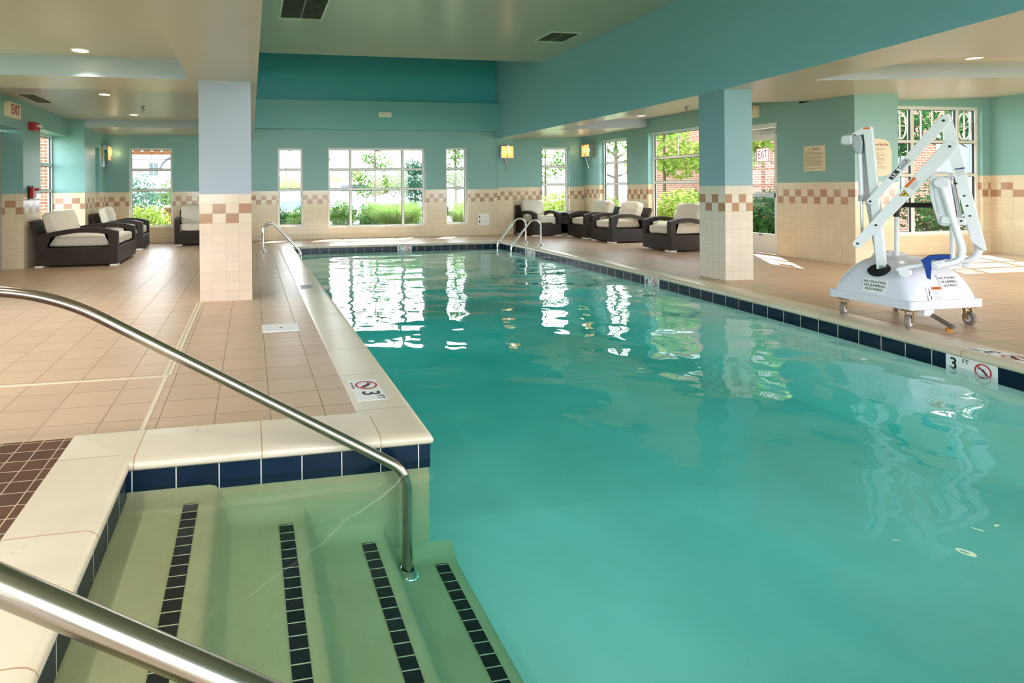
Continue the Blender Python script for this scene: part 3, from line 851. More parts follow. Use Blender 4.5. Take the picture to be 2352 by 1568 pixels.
# ------------------------------------------------------------------ lamps
def portal(x, y, z, nx, ny, w, h):
    l = bpy.data.lights.new('window_portal', 'AREA'); l.shape = 'RECTANGLE'; l.size = w; l.size_y = h
    l.cycles.is_portal = True
    o = bpy.data.objects.new('window_portal', l); COL.objects.link(o)
    o.location = (x, y, z); o.rotation_euler = Vector((nx, ny, 0)).to_track_quat('-Z', 'Z').to_euler()
for h in (WX0, WX1, WX2, WX3): portal((h[0] + h[1]) / 2, 14.44, (h[2] + h[3]) / 2, 0, -1, h[1] - h[0], h[3] - h[2])
portal(8.62, 14.84, 1.43, 0, -1, 0.85, 1.97)
for h in (WA, WB, DR): portal(9.715, (h[0] + h[1]) / 2, (h[2] + h[3]) / 2, -1, 0, h[1] - h[0], h[3] - h[2])
portal(12.43, 8.29, 1.53, 0, -1, 1.97, 2.35)
for a, c in ((0.0, 2.2), (3.0, 5.0)): portal(13.85, (a + c) / 2, 1.5, -1, 0, c - a, 2.2)
for a, c, e, g in ((-3.4, -0.6, 0.3, 2.5), (0.4, 5.9, 0.3, 4.2), (7.0, 9.5, 0.3, 2.5), (10.2, 13.2, 0.3, 2.5)): portal((a + c) / 2, -3.45, (e + g) / 2, 0, 1, c - a, g - e)
for a, c in ((2.0, 4.0), (5.0, 7.0)): portal(-4.1, (a + c) / 2, 1.45, 1, 0, c - a, 1.9)

def downlight(x, y, z, label, watts, r=0.10, warm=(1.0, 0.90, 0.76), spread=105):
    t = thing('recessed_downlight', label, 'ceiling light', (x, y, z), 'recessed downlights in the ceilings')
    b = MB(); b.lathe([(r * 0.80, 0.0), (r * 0.84, -0.008), (r, -0.008), (r * 1.04, 0.0), (r * 1.04, 0.004), (r * 0.80, 0.004)], (x, y, z), 28)
    b.build('trim_ring', M['white_gloss'], t, smooth=True)
    b = MB(); b.lathe([(0.002, -0.003), (r * 0.80, -0.003), (r * 0.80, 0.002), (0.002, 0.002)], (x, y, z), 24); b.build('lens', M['lamp_lens'], t)
    l = bpy.data.lights.new('downlight_bulb', 'AREA'); l.shape = 'DISK'; l.size = r * 1.5; l.energy = watts; l.color = warm
    l.spread = math.radians(spread)
    o = bpy.data.objects.new('downlight_bulb', l); COL.objects.link(o); o.location = (x, y, z - 0.012); o.parent = t
    o.matrix_parent_inverse = WM[t.name].inverted()
    return t
K = 0.21
downlight(-1.77, 6.30, 2.79, 'recessed downlight in the deep ceiling tray in front of the square column', 60 * K)
downlight(-2.22, 9.15, 2.79, 'recessed downlight in the ceiling beside the small grille near the wall exit sign', 45 * K)
downlight(-2.26, 11.55, 2.79, 'recessed downlight just behind the sprinkler over the dark sofas', 45 * K)
downlight(8.05, 5.62, 2.80 + tilt(8.05), 'recessed downlight above the pool lift, nearer the big blue beam', 50 * K)
downlight(9.20, 5.62, 2.80 + tilt(9.2), 'recessed downlight above the pool lift, nearer the outer wall', 50 * K)
downlight(8.80, 11.3, 2.80 + tilt(8.8), 'recessed downlight in the tray over the row of armchairs', 45 * K)
# unseen near-bay lamps: warm left ones inferred, right ones added to lighten that side
for x, y, z, w in ((-1.8, 4.2, 2.79, 58), (-1.8, 1.6, 2.79, 60), (-0.3, 0.6, 2.56, 40), (9.0, 2.0, 2.9, 150), (11.6, 2.0, 3.0, 150), (11.8, 5.2, 3.02, 110)):
    downlight(x, y, z, 'recessed downlight in the near bay beside the steps' if x < 0 else 'added unseen fill downlight in the near bay behind the pool lift', w * K)
def fill_lamp(x, y, w):  # unseen lamps added above the pool to brighten water and steps
    t = thing('high_fill_lamp', 'added unseen fill lamp over the near end of the pool', 'ceiling light', (x, y, 4.12), 'added fill lamps over the near end of the pool')
    b = MB(); b.lathe([(0.30, -0.004), (0.36, -0.004), (0.36, -0.06), (0.30, -0.06)], (x, y, 4.12), 32); b.build('trim_ring', M['white_gloss'], t, smooth=True)
    l = bpy.data.lights.new('fill_bulb', 'AREA'); l.shape = 'DISK'; l.size = 0.6; l.energy = w; l.color = (1.0, 0.96, 0.90)
    o = bpy.data.objects.new('fill_bulb', l); COL.objects.link(o); o.location = (x, y, 4.10); o.parent = t
    o.matrix_parent_inverse = WM[t.name].inverted()
for x, y in ((1.3, -1.2), (3.3, -1.2), (1.3, 1.3), (3.5, 1.3)): fill_lamp(x, y, 40)

def sconce(x, y, z, nx, ny, label, w=0.36, h=0.33):
    """shade plate with a curved chrome arm; (nx, ny) points into the room"""
    t = thing('wall_sconce', label, 'wall lamp', (x, y, z), 'wall sconces with square amber shades')
    n = Vector((nx, ny, 0)); r = Vector((-ny, nx, 0)); up = Vector((0, 0, 1)); c = Vector((x, y, z))
    b = MB(); b.obox(c + n * 0.075, r, up, n, w / 2, h / 2, 0.045); b.build('shade', M['amber_glass'], t, bevel=0.006)
    b = MB()
    for s in (-1, 1):
        b.obox(c + n * 0.08 + up * s * (h / 2 + 0.006), r, up, n, w / 2 + 0.012, 0.008, 0.052)
        b.obox(c + n * 0.08 + r * s * (w / 2 + 0.006), r, up, n, 0.008, h / 2, 0.052)
    b.build('shade_frame', M['chrome'], t)
    b = MB(); b.obox(c + n * 0.012 - up * 0.1, r, up, n, 0.05, 0.22, 0.012)
    b.build('back_plate', M['chrome'], t)
    pts = [c + n * (0.015 + 0.16 * math.sin(PI * 0.5 * k / 12)) + up * (-0.50 + 0.68 * k / 12) for k in range(13)]
    b = MB(); b.tube(pts, [0.012] * 13, 8); b.build('arm', M['chrome'], t, smooth=True)
    l = bpy.data.lights.new('sconce_bulb', 'POINT'); l.energy = 1.2; l.color = (1.0, 0.72, 0.40); l.shadow_soft_size = 0.05
    o = bpy.data.objects.new('sconce_bulb', l); COL.objects.link(o); o.location = c + n * 0.25 + up * 0.02; o.parent = t
    o.matrix_parent_inverse = WM[t.name].inverted()
sconce(6.86, 14.15, 2.245, 0, -1, 'amber wall sconce facing the pool on the narrow pilaster by the far wall')
sconce(9.5, 14.32, 2.31, -1, 0, 'amber wall sconce on the side wall between the two tall narrow windows')
sconce(-3.42, 14.0, 2.17, 1, 0, 'glowing amber wall sconce near the window behind the dark sofas')

# ------------------------------------------------------------------ ceiling fittings
def grille(x0, x1, y0, y1, z, label, cells=2, group=None, dark=True):
    t = thing('ceiling_vent', label, 'air vent', ((x0 + x1) / 2, (y0 + y1) / 2, z), 'air vents in the ceilings')
    b = MB(); f = 0.03
    b.box((x0, y0, z - 0.012), (x1, y0 + f, z)); b.box((x0, y1 - f, z - 0.012), (x1, y1, z))
    b.box((x0, y0 + f, z - 0.012), (x0 + f, y1 - f, z)); b.box((x1 - f, y0 + f, z - 0.012), (x1, y1 - f, z))
    for k in range(1, cells):
        xm = x0 + (x1 - x0) * k / cells
        b.box((xm - 0.012, y0 + f, z - 0.011), (xm + 0.012, y1 - f, z))
    b.build('vent_frame', M['almond'], t)
    b = MB(); n = int((y1 - y0 - 2 * f) / 0.05)
    for k in range(n):
        yk = y0 + f + 0.05 * (k + 0.5)
        b.obox((0.5 * (x0 + x1), yk, z - 0.006), (1, 0, 0), (0, 0.8, 0.6), (0, -0.6, 0.8), (x1 - x0) / 2 - f, 0.024, 0.0015)
    b.build('louvers', M['vent_dark'], t)
    b = MB(); b.box((x0 + 0.01, y0 + 0.01, z - 0.0015), (x1 - 0.01, y1 - 0.01, z + 0.001)); b.build('duct_shade', M['vent_shade'], t)  # dark sheet in place of the shade inside the duct
grille(0.48, 1.20, 7.6, 9.2, 4.12, 'large two-panel air vent in the high ceiling near the left-hand beam')
grille(5.42, 6.02, 9.28, 9.93, 4.12, 'square two-panel air vent in the high ceiling close to the blue beam')
grille(-3.52, -3.24, 9.2, 10.15, 2.79, 'slim dark air vent in the low ceiling above the wall exit sign', 3)

def sprinkler(x, y, z, label):
    t = thing('fire_sprinkler', label, 'sprinkler', (x, y, z), 'sprinkler heads in the ceilings')
    b = MB(); b.lathe([(0.004, 0.0), (0.045, 0.0), (0.040, -0.012), (0.016, -0.014), (0.012, -0.055), (0.004, -0.055)], (x, y, z), 16); b.build('escutcheon', M['steel_dull'], t, smooth=True)
    b = MB(); b.tube([(x - 0.02, y, z - 0.03), (x - 0.028, y, z - 0.06), (x, y, z - 0.10), (x + 0.028, y, z - 0.06), (x + 0.02, y, z - 0.03)], 0.005, 6)
    b.lathe([(0.003, -0.098), (0.034, -0.100), (0.034, -0.104), (0.003, -0.108)], (x, y, z), 14); b.build('deflector', M['steel_dull'], t)
sprinkler(-1.88, 10.4, 2.79, 'small metal sprinkler head in the low ceiling over the dark sofas')
sprinkler(8.70, 9.85, 2.80 + tilt(8.7), 'small metal sprinkler head in the tray near the windows')

# ------------------------------------------------------------------ fittings on the walls
t = thing('emergency_light', 'cream twin emergency light box on the far teal beam', 'emergency light', (3.43, 13.93, 3.12))
b = MB(); b.box((3.25, 13.86, 3.125), (3.60, 13.93, 3.255)); b.build('housing', M['almond'], t, bevel=0.012)
for x in (3.30, 3.55):
    b = MB(); b.lathe([(0.002, -0.03), (0.03, -0.028), (0.038, -0.01), (0.03, 0.0), (0.002, 0.0)], (x, 13.86, 3.20), 16, 'Y'); b.build('lamp_head', M['white_gloss'], t, smooth=True)
t = thing('access_panel', 'small white access hatch with two hinges low on the far tiled wall', 'hatch', (6.2, 14.15, 0.26))
b = MB(); b.box((6.04, 14.125, 0.265), (6.37, 14.15, 0.58)); b.build('panel_frame', M['label_white'], t, bevel=0.004)
b = MB(); b.box((6.06, 14.115, 0.285), (6.35, 14.125, 0.56)); b.build('hatch_door', M['white_gloss'], t)
for z in (0.34, 0.47):
    b = MB(); b.box((6.075, 14.108, z), (6.10, 14.115, z + 0.055)); b.build('hinge', M['black'], t)

def exit_box(x, y, z, nx, label, w, h=0.215, dep=0.09):
    t = thing('exit_sign', label, 'exit sign', (x, y, z - h / 2), 'exit signs')
    n = Vector((nx, 0, 0)); c = Vector((x, y, z)) + n * dep / 2
    b = MB(); b.obox(c, (0, 1, 0), (0, 0, 1), n, w / 2, h / 2, dep / 2); b.build('housing', M['exit_box'], t, bevel=0.008)
    text('lettering', 'EXIT', h * 0.92, Vector((x, y, z)) + n * (dep + 0.002), (0, nx, 0), (0, 0, 1), M['exit_maroon'], t, sx=w / 0.62, bold=0.003)
exit_box(-3.72, 9.50, 2.565, 1, 'cream EXIT box sign with maroon letters on the teal wall by the red strobe', 0.44, 0.235)
exit_box(9.5, 9.14, 2.69, -1, 'cream EXIT box sign above the glazed door, half behind the square column', 0.34, 0.225)

t = thing('fire_alarm_strobe', 'red fire alarm box with white strobe high on the wall by the window', 'fire alarm', (-3.72, 10.45, 2.33))
b = MB(); b.box((-3.72, 10.25, 2.335), (-3.62, 10.52, 2.475)); b.build('housing', M['red_box'], t, bevel=0.01)
b = MB(); b.box((-3.62, 10.36, 2.40), (-3.56, 10.46, 2.44)); b.build('strobe', M['white_gloss'], t, bevel=0.006)
t = thing('fire_alarm_pull', 'red fire alarm pull station in a clear cover at the top of the tiles', 'fire alarm', (-3.72, 10.35, 1.14))
b = MB(); b.box((-3.72, 10.20, 1.16), (-3.705, 10.44, 1.385)); b.build('back_plate', M['black'], t)
b = MB(); b.box((-3.705, 10.23, 1.18), (-3.64, 10.37, 1.36)); b.build('pull_box', M['red_box'], t, bevel=0.008)
b = MB(); b.box((-3.66, 10.38, 1.30), (-3.60, 10.48, 1.34)); b.build('handle', M['red_box'], t, bevel=0.005)
b = MB(); b.box((-3.70, 10.22, 1.135), (-3.60, 10.40, 1.165)); b.build('cover_base', M['label_white'], t, bevel=0.005)

def para(name, parent, o, r, u, w, lines, lh, mat, th=0.35, seed=1):
    """rows of fine print too small to read: runs of short word-length strokes"""
    rnd = random.Random(seed); r = Vector(r); u = Vector(u); n = r.cross(u); b = MB(); o = Vector(o)
    for k, frac in enumerate(lines):
        x = 0.0
        while x < w * frac:
            ww = min(w * frac - x, w * rnd.uniform(0.05, 0.16))
            if ww < w * 0.015: break
            b.obox(o + r * (x + ww / 2) - u * (k * lh) + n * 0.0005, r, u, n, ww / 2, lh * th / 2, 0.0005)
            x += ww + w * 0.02
    b.build(name, mat, parent)

t = thing('pool_lift_notice', 'rectangular cream Pool Lift notice on the teal side wall', 'notice', (9.49, 7.94, 1.53))
b = MB(); b.box((9.492, 7.76, 1.53), (9.5, 8.12, 1.96)); b.build('plate', M['ivory'], t)
R_, U_ = (0, -1, 0), (0, 0, 1)
text('lettering', 'Pool Lift', 0.044, (9.491, 7.915, 1.905), R_, U_, M['ink_soft'], t, sx=0.85, bold=0.0008)
b = MB(); c = Vector((9.4905, 8.025, 1.90)); b.tube([c + Vector((0, 0.008, 0.016)), c + Vector((0, 0.006, 0.0)), c + Vector((0, -0.008, -0.002)), c + Vector((0, -0.014, -0.016))], 0.002, 6)
b.tube([c + Vector((0, 0.013 * math.cos(a * 0.4) - 0.001, 0.011 * math.sin(a * 0.4) - 0.008)) for a in range(3, 15)], 0.0018, 6); b.build('wheelchair_symbol', M['ink_soft'], t)
para('fine_print', t, (9.4915, 8.10, 1.855), R_, U_, 0.32, [.55, .92, .95, .97, .2, .9, .97, .95, .3, .9, .88, .92, .95, .8, .9, .85, .12, 0, .92, .42], 0.0155, M['ink_soft'])
t = thing('spa_notice', 'arched cream spa rules board on the pier behind the pool lift', 'notice', (9.9, 7.29, 1.43))
cx, hw = 9.935, 0.27
pl = [(cx - hw, 1.50), (cx - hw, 1.86), (cx - hw + 0.03, 1.88), (cx - hw + 0.03, 1.93)] + [(cx + (hw - 0.03) * math.cos(a), 1.93 + 0.10 * math.sin(a)) for a in [PI - PI * k / 12 for k in range(1, 12)]] + \
     [(cx + hw - 0.03, 1.93), (cx + hw - 0.03, 1.88), (cx + hw, 1.86), (cx + hw, 1.50)] + [(cx + hw * math.cos(a), 1.50 - 0.08 * math.sin(a)) for a in [PI * k / 10 for k in range(1, 10)]]
b = MB(); b.prism(pl, lambda p, q, tt: Vector((p, tt, q)), 7.288, 7.3); b.build('board', M['ivory'], t)
text('lettering', 'Whirlpool Spa Use', 0.056, (cx, 7.286, 1.935), (1, 0, 0), U_, M['exit_maroon'], t, sx=0.95)
text('lettering', '12', 0.075, (cx - 0.06, 7.286, 1.53), (1, 0, 0), U_, M['ink'], t, sx=0.9, bold=0.002)
para('fine_print', t, (cx - 0.17, 7.2875, 1.87), (1, 0, 0), U_, 0.34, [.9, .85, 0, .5, .9, .95, .6, .9, .85, .9, .6, .8, .7, .9, .95, .4], 0.0225, M['ink_soft'], 0.3, 4)

# ------------------------------------------------------------------ depth markers
def nodive(parent, o, r, u, rad):
    r = Vector(r).normalized(); u = Vector(u).normalized(); n = r.cross(u); o = Vector(o) + n * 0.001
    b = MB()
    ring = lambda k, R: [b.v(o + r * R * math.cos(a) * k[0] + u * R * math.sin(a) * k[1]) for a in [2 * PI * i / 32 for i in range(32)]]
    A, B = ring((1, 1), rad), ring((1, 1), rad * 0.82)
    for i in range(32): b.face([A[i], A[(i + 1) % 32], B[(i + 1) % 32], B[i]])
    dd = (r - u).normalized(); b.obox(o + n * 0.0004, dd, n.cross(dd), n, rad * 0.86, rad * 0.085, 0.0004)
    b.build('no_diving_ring', M['red'], parent)
    b = MB(); hd = o + r * rad * 0.35 - u * rad * 0.18
    b.tube([o - r * rad * 0.6 + u * rad * 0.25, o + r * rad * 0.0 + u * rad * 0.22, o + r * rad * 0.28 - u * rad * 0.1], [rad * 0.05, rad * 0.09, rad * 0.06], 6)
    b.tube([o + r * rad * 0.1 + u * rad * 0.12, o + r * rad * 0.5 - u * rad * 0.4], rad * 0.045, 6)
    b.tube([hd, hd + r * rad * 0.12 - u * rad * 0.06], rad * 0.1, 6); b.build('diver_figure', M['ink'], parent)

def marker(o, r, u, num, label, w=0.30, h=0.125, deck=False):
    """white plate with number, FT and the no-diving ring; o = lower left corner"""
    r = Vector(r).normalized(); u = Vector(u).normalized(); n = r.cross(u); o = Vector(o)
    t = thing('depth_marker', label, 'depth marker', o + r * w / 2, 'pool depth markers')
    dn = h * 0.16 if deck else 0.0
    b = MB(); b.obox(o + r * w / 2 + u * (h - dn) / 2 + n * 0.002, r, u, n, w / 2, (h + dn) / 2, 0.003); b.build('plate', M['label_white'], t)
    f = o + n * 0.0055
    if deck: rc, nc, fc = w * 0.28, w * 0.68, w * 0.87
    else: nc, fc, rc = w * 0.16, w * 0.40, w * 0.74
    text('numeral', num, h * 0.98, f + r * nc + u * h * 0.48, r, u, M['ink'], t, sx=0.9, bold=0.002)
    text('unit', 'FT', h * 0.38, f + r * fc + u * h * 0.78, r, u, M['ink'], t, sx=0.9, bold=0.0003)
    nodive(t, f + r * rc + u * h * 0.5, r, u, h * 0.44)
    if deck: text('caption', 'NO DIVING', h * 0.13, f + r * rc - u * h * 0.06, r, u, M['ink_soft'], t)
    return t
def edge_at(y, num, label, w=0.30):
    a = Vector((XR(y) - 0.007, y, 0)); c = Vector((XR(y - w) - 0.007, y - w, 0)); rr = (c - a).normalized()
    marker((a.x, a.y, -0.178), rr, (0, 0, 1), num, label, w)
edge_at(3.52, '3', 'white 3 FT depth marker in the blue tile band below the pool lift', 0.34)
edge_at(7.40, '4', 'white 4 FT depth marker in the blue tile band past the square column', 0.32)
edge_at(11.15, '5', 'white 5 FT depth marker in the blue tile band beside the chrome ladder', 0.42)
marker((3.33, YF - 0.007, -0.178), (1, 0, 0), (0, 0, 1), '5', 'white 5 FT depth marker in the tile band under the far wall', 0.34)
marker((0.655, 3.66, 0.0042), (0, -1, 0), (1, 0, 0), '3', 'white 3 FT plate set in the coping beside the steps', 0.36, 0.165, True)
yk = 3.42
a = Vector((XR(yk) + 0.21, yk, 0.0065)); c = Vector((XR(yk - 0.36) + 0.21, yk - 0.36, 0.0065))
rr = (c - a).normalized(); uu = Vector((0, 0, 1)).cross(rr)
marker((c.x, c.y, 0.0042), (a - c).normalized(), Vector((0, 0, 1)).cross((a - c).normalized()), '3', 'white 3 FT plate set in the coping in front of the pool lift', 0.36, 0.15, True)

# deck fittings
t = thing('skimmer_lid', 'white square skimmer lid flush in the beige deck beside the column', 'lid', (0.27, 5.2, 0))
b = MB(); b.box((0.10, 5.07, -0.02), (0.435, 5.34, 0.007)); b.build('lid', M['label_white'], t, bevel=0.004)
b = MB(); b.lathe([(0.002, 0.0), (0.015, 0.0), (0.015, 0.002), (0.002, 0.002)], (0.27, 5.2, 0.0068), 14); b.build('finger_hole', M['ink_soft'], t)
t = thing('coping_plate', 'small grey metal cover plate in the pool coping', 'plate', (0.71, 7.28, 0.008))
b = MB(); b.box((0.63, 7.14, 0.0), (0.80, 7.42, 0.0095)); b.build('plate', M['steel_dull'], t)
b = MB()
for k in range(8): b.box((0.645, 7.165 + k * 0.031, 0.0095), (0.785, 7.175 + k * 0.031, 0.0105))
b.build('slots', M['vent_dark'], t)
t = thing('drain_channel', 'narrow slotted drain channel running from the column over the deck', 'drain', (-0.585, 5.3, 0))
b = MB(); b.box((-0.612, 4.05, -0.01), (-0.597, 6.58, 0.003)); b.box((-0.573, 4.05, -0.01), (-0.558, 6.58, 0.003)); b.box((-0.597, 4.05, -0.01), (-0.573, 6.58, 0.0015)); b.build('channel', M['caulk'], t)
b = MB()
for k in range(120): b.box((-0.591, 4.07 + k * 0.0208, 0.0015), (-0.579, 4.078 + k * 0.0208, 0.0019))
b.build('slots', M['ink_soft'], t)

# ------------------------------------------------------------------ handrails and ladders
def fillet(pts, rad, n=7):
    out = [Vector(pts[0])]
    for i in range(1, len(pts) - 1):
        p, a, c = Vector(pts[i]), Vector(pts[i - 1]), Vector(pts[i + 1])
        d0, d1 = (a - p), (c - p); k = min(rad, d0.length * 0.49, d1.length * 0.49)
        s, e = p + d0.normalized() * k, p + d1.normalized() * k
        for j in range(n + 1):
            tt = j / n; out.append(s * (1 - tt) ** 2 + p * 2 * tt * (1 - tt) + e * tt * tt)
    out.append(Vector(pts[-1])); return out
def handrail(y, label, x0=0.765, dz=0.0):
    t = thing('handrail', label, 'handrail', (x0, y, -0.644), 'stainless handrails over the steps')
    pts = [(x0, y, -0.64), (x0, y, -0.125 + dz), (-0.92, y, 0.855 + dz), (-1.75, y, 0.86 + dz), (-1.75, y, 0.0)]
    b = MB(); b.tube(fillet(pts, 0.10, 10)[:12] + fillet(pts, 0.28, 14)[16:], 0.0255, 20)
    b.build('rail', M['steel'], t, smooth=True)
    b = MB(); b.lathe([(0.026, 0.012), (0.034, 0.030), (0.060, 0.014), (0.066, 0.004), (0.066, 0.0), (0.026, 0.0)], (x0, y, -0.644), 28); b.build('base_flange', M['chrome'], t, smooth=True)
    b = MB(); b.lathe([(0.026, 0.012), (0.034, 0.030), (0.060, 0.014), (0.066, 0.004), (0.066, 0.0), (0.026, 0.0)], (-1.75, y, 0.0), 28); b.build('base_flange', M['chrome'], t, smooth=True)
handrail(2.70, 'brushed steel handrail that ends in a round flange on the lowest step')
handrail(0.945, 'thick brushed steel handrail crossing the corner nearest the viewer', 0.72, 0.15)

def ladder(xb, xw, y0, y1, label):
    t = thing('pool_ladder', label, 'pool ladder', (xb, (y0 + y1) / 2, 0))
    s = 1 if xw > xb else -1
    for y in (y0, y1):
        pts = [(xb, y, 0.0), (xb, y, 0.36)]
        pts += [(xb + s * (0.16 - 0.16 * math.cos(a)), y, 0.40 + 0.16 * math.sin(a)) for a in [PI * 0.74 * k / 12 for k in range(13)]]
        pts += [(xw - s * 0.04, y, 0.03), (xw - s * 0.01, y, -0.03), (xw, y, -0.10), (xw, y, -0.95)]
        b = MB(); b.tube(pts, 0.022, 12); r = b.build('rail', M['chrome'], t, smooth=True)
        b = MB(); b.lathe([(0.022, 0.0), (0.06, 0.0), (0.055, 0.012), (0.03, 0.022), (0.022, 0.022)], (xb, y, 0.0), 18); b.build('base_flange', M['chrome'], r, smooth=True)
    for z in (-0.3, -0.55, -0.8):
        b = MB(); b.box((xw - 0.05, y0, z - 0.015), (xw + 0.05, y1, z + 0.015)); b.build('tread', M['white_plastic'], t, bevel=0.008)
ladder(0.25, 1.02, 11.45, 11.95, 'chrome ladder rails on the left-hand side of the pool under the tall narrow window')
ladder(6.33, 5.62, 11.35, 12.03, 'chrome pool ladder in front of the first armchair by the pilaster')
# ------------------------------------------------------------------ wicker seating
def cushion(name, parent, c, s, mat, rot=0.0, puff=0.025, seed=0, power=7.0, cuts=11):
    """soft rounded block; rot tilts it back about the X axis"""
    rnd = random.Random(seed); bm = bmesh.new(); bmesh.ops.create_cube(bm, size=2.0)
    bmesh.ops.subdivide_edges(bm, edges=bm.edges[:], cuts=cuts, use_grid_fill=True)
    ph = [rnd.uniform(0, 6.28) for _ in range(6)]
    for v in bm.verts:
        x, y, z = v.co
        nrm = (abs(x) ** power + abs(y) ** power + abs(z) ** power) ** (1 / power)
        x, y, z = x / nrm, y / nrm, z / nrm
        f = 1 + 0
        wob = 0.006 * math.sin(5 * x + ph[0]) * math.cos(4 * z + ph[1]) + 0.004 * math.sin(9 * z + ph[2] + 3 * x)
        X_, Y_, Z_ = x * s[0] / 2, y * s[1] / 2, z * s[2] / 2
        m = min(s)
        if s[1] == m: Y_ += (puff * (1 - x * x) * (1 - z * z) + wob) * (1 if y > 0 else -1 if y < 0 else 0) * min(1, abs(y) * 1.2)
        else: Z_ += (puff * (1 - x * x) * (1 - y * y) + wob) * (1 if z > 0 else -1 if z < 0 else 0) * min(1, abs(z) * 1.2)
        v.co = Vector((X_, Y_, Z_))
    T = Matrix.Translation(c) @ Matrix.Rotation(rot, 4, 'X')
    bmesh.ops.transform(bm, matrix=T, verts=bm.verts)
    me = bpy.data.meshes.new(name); bm.to_mesh(me); bm.free(); me.materials.append(mat)
    for p in me.polygons: p.use_smooth = True
    o = bpy.data.objects.new(name, me); COL.objects.link(o); WM[o.name] = Matrix.Identity(4)
    if parent: adopt(o, parent)
    return o

def lounge(name, label, W, D, n=1, cat='armchair'):
    t = thing(name, label, cat)
    ap = lambda p, q, tt: Vector((tt, p, q))
    b = MB(); b.box((-W / 2, -D / 2 + 0.005, 0.03), (W / 2, D / 2 - 0.05, 0.325)); b.build('base', M['wicker'], t, bevel=0.012)
    f, r = -D / 2, D / 2 - 0.04
    for s in (-1, 1):
        N = 16; outer = []; inner = []
        for k in range(N + 1):
            u = k / N; y = f + (r - f) * u
            zo = 0.545 + 0.115 * math.sin(PI * min(1, (u * 0.92 + 0.08)) ** 0.8)
            outer.append((y, zo)); 
            if 0.11 <= u <= 0.86: inner.append((y, zo - 0.075 - 0.02 * abs(2 * u - 1)))
        poly = [(f, 0.32)] + outer + [(r, 0.32), (f + (r - f) * 0.86, 0.32)] + list(reversed(inner)) + [(f + (r - f) * 0.11, 0.32)]
        x0 = s * W / 2; x1 = s * (W / 2 - 0.10)
        b = MB(); b.prism(poly, ap, min(x0, x1), max(x0, x1))
        bmesh.ops.triangulate(b.bm, faces=[q for q in b.bm.faces if len(q.verts) > 4])
        b.build('arm', M['wicker'], t, bevel=0.008)
    b = MB(); c = Vector((0, D / 2 - 0.045, 0.545)); up = Vector((0, 0.32, 1)).normalized(); nn = Vector((0, -1, 0.32)).normalized()
    b.obox(c, (1, 0, 0), up, nn, W / 2 - 0.03, 0.25, 0.035); b.build('backrest', M['wicker'], t, bevel=0.012)
    iw = (W - 0.21) / n
    for k in range(n):
        x = -(W - 0.21) / 2 + iw * (k + 0.5)
        cushion('seat_cushion', t, (x, -0.06, 0.42), (iw - 0.006, D - 0.17, 0.17), M['cushion'], 0, 0.018, k + 1)
        cushion('back_cushion', t, (x, D / 2 - 0.24, 0.70), (iw + 0.03, 0.17, 0.46), M['cushion'], -0.30, 0.045, k + 5, 8.0)
    for sx in (-1, 1):
        for sy in (-1, 1):
            b = MB(); x = sx * (W / 2 - 0.085); y = sy * (D / 2 - 0.07) - (0.035 if sy > 0 else 0) 
            b.box((x - 0.085, y - 0.065, 0.0), (x + 0.085, y + 0.065, 0.032)); b.build('foot', M['foot_white'], t, bevel=0.004)
    return t
G = 'dark wicker lounge seats with cream cushions'
ch = lounge('wicker_armchair', 'dark wicker armchair with cream cushions nearest the square column by the big window', 0.80, 1.0)
ch['group'] = G
ch.location = (8.55, 9.93, 0); ch.rotation_euler = (0, 0, -PI / 2)
dup(ch, (8.56, 11.72, 0), -PI / 2 - 0.02, 'dark wicker armchair in the middle of the row under the windows')
dup(ch, (8.62, 12.82, 0), -PI / 2, 'dark wicker armchair next to the small side table, facing the pool')
dup(ch, (7.66, 13.90, 0), 0.03, 'dark wicker armchair with its back to the far recess, behind the chrome ladder')
ls = lounge('wicker_loveseat', 'wide dark wicker loveseat with two cream back cushions by the red fire alarm', 1.52, 1.36, 2, 'loveseat')
ls['group'] = G; ls.location = (-2.93, 10.83, 0); ls.rotation_euler = (0, 0, PI / 2)
lc = lounge('wicker_armchair', 'dark wicker armchair standing behind the loveseat under the glowing sconce', 0.86, 1.04)
lc['group'] = G; lc.location = (-2.82, 13.0, 0); lc.rotation_euler = (0, 0, PI / 2)
bc = lounge('wicker_armchair', 'dark wicker armchair against the far wall, half hidden by the tiled column', 1.04, 0.80)
bc['group'] = G; bc.location = (-1.21, 13.66, 0)

t = thing('side_table', 'small dark wicker side table with an arched base between two armchairs', 'side table', (8.62, 14.0, 0))
b = MB(); b.box((8.33, 13.42, 0.555), (8.95, 14.32, 0.60)); b.build('table_top', M['wicker'], t, bevel=0.008)
for y in (13.46, 14.24):
    pl = [(8.36, 0.0), (8.36, 0.555), (8.92, 0.555), (8.92, 0.0), (8.85, 0.0)] + [(8.64 + 0.2 * math.cos(a), 0.10 + 0.16 * math.sin(a)) for a in [PI * k / 10 for k in range(11)]] + [(8.43, 0.0)]
    b = MB(); b.prism(pl, lambda p, q, tt: Vector((p, tt, q)), y, y + 0.05)
    bmesh.ops.triangulate(b.bm, faces=[q for q in b.bm.faces if len(q.verts) > 4]); b.build('leg_panel', M['wicker'], t)

# ------------------------------------------------------------------ pool lift
LP = Vector((5.969, 4.252, 0)); LA = math.radians(152)
LD = Vector((math.sin(LA), math.cos(LA), 0)); LN = Vector((-LD.y, LD.x, 0))
def SP(s, z, t=0.0):
    """point of the lift's folding plane: s along the arm and z up, from image pixels, t behind the plane"""
    k = 1.0 / (1.0 + 0.0503 * s)  # slides points along the line of sight, scaled about the camera
    return LP + LD * 0.952 * s * k + LN * t + Vector((0, 0, 1.3 + (z * 0.9753 - 1.268) * k))
lift = thing('pool_lift', 'white wheeled pool lift with folded arm and seat on the right-hand deck', 'pool lift', LP)
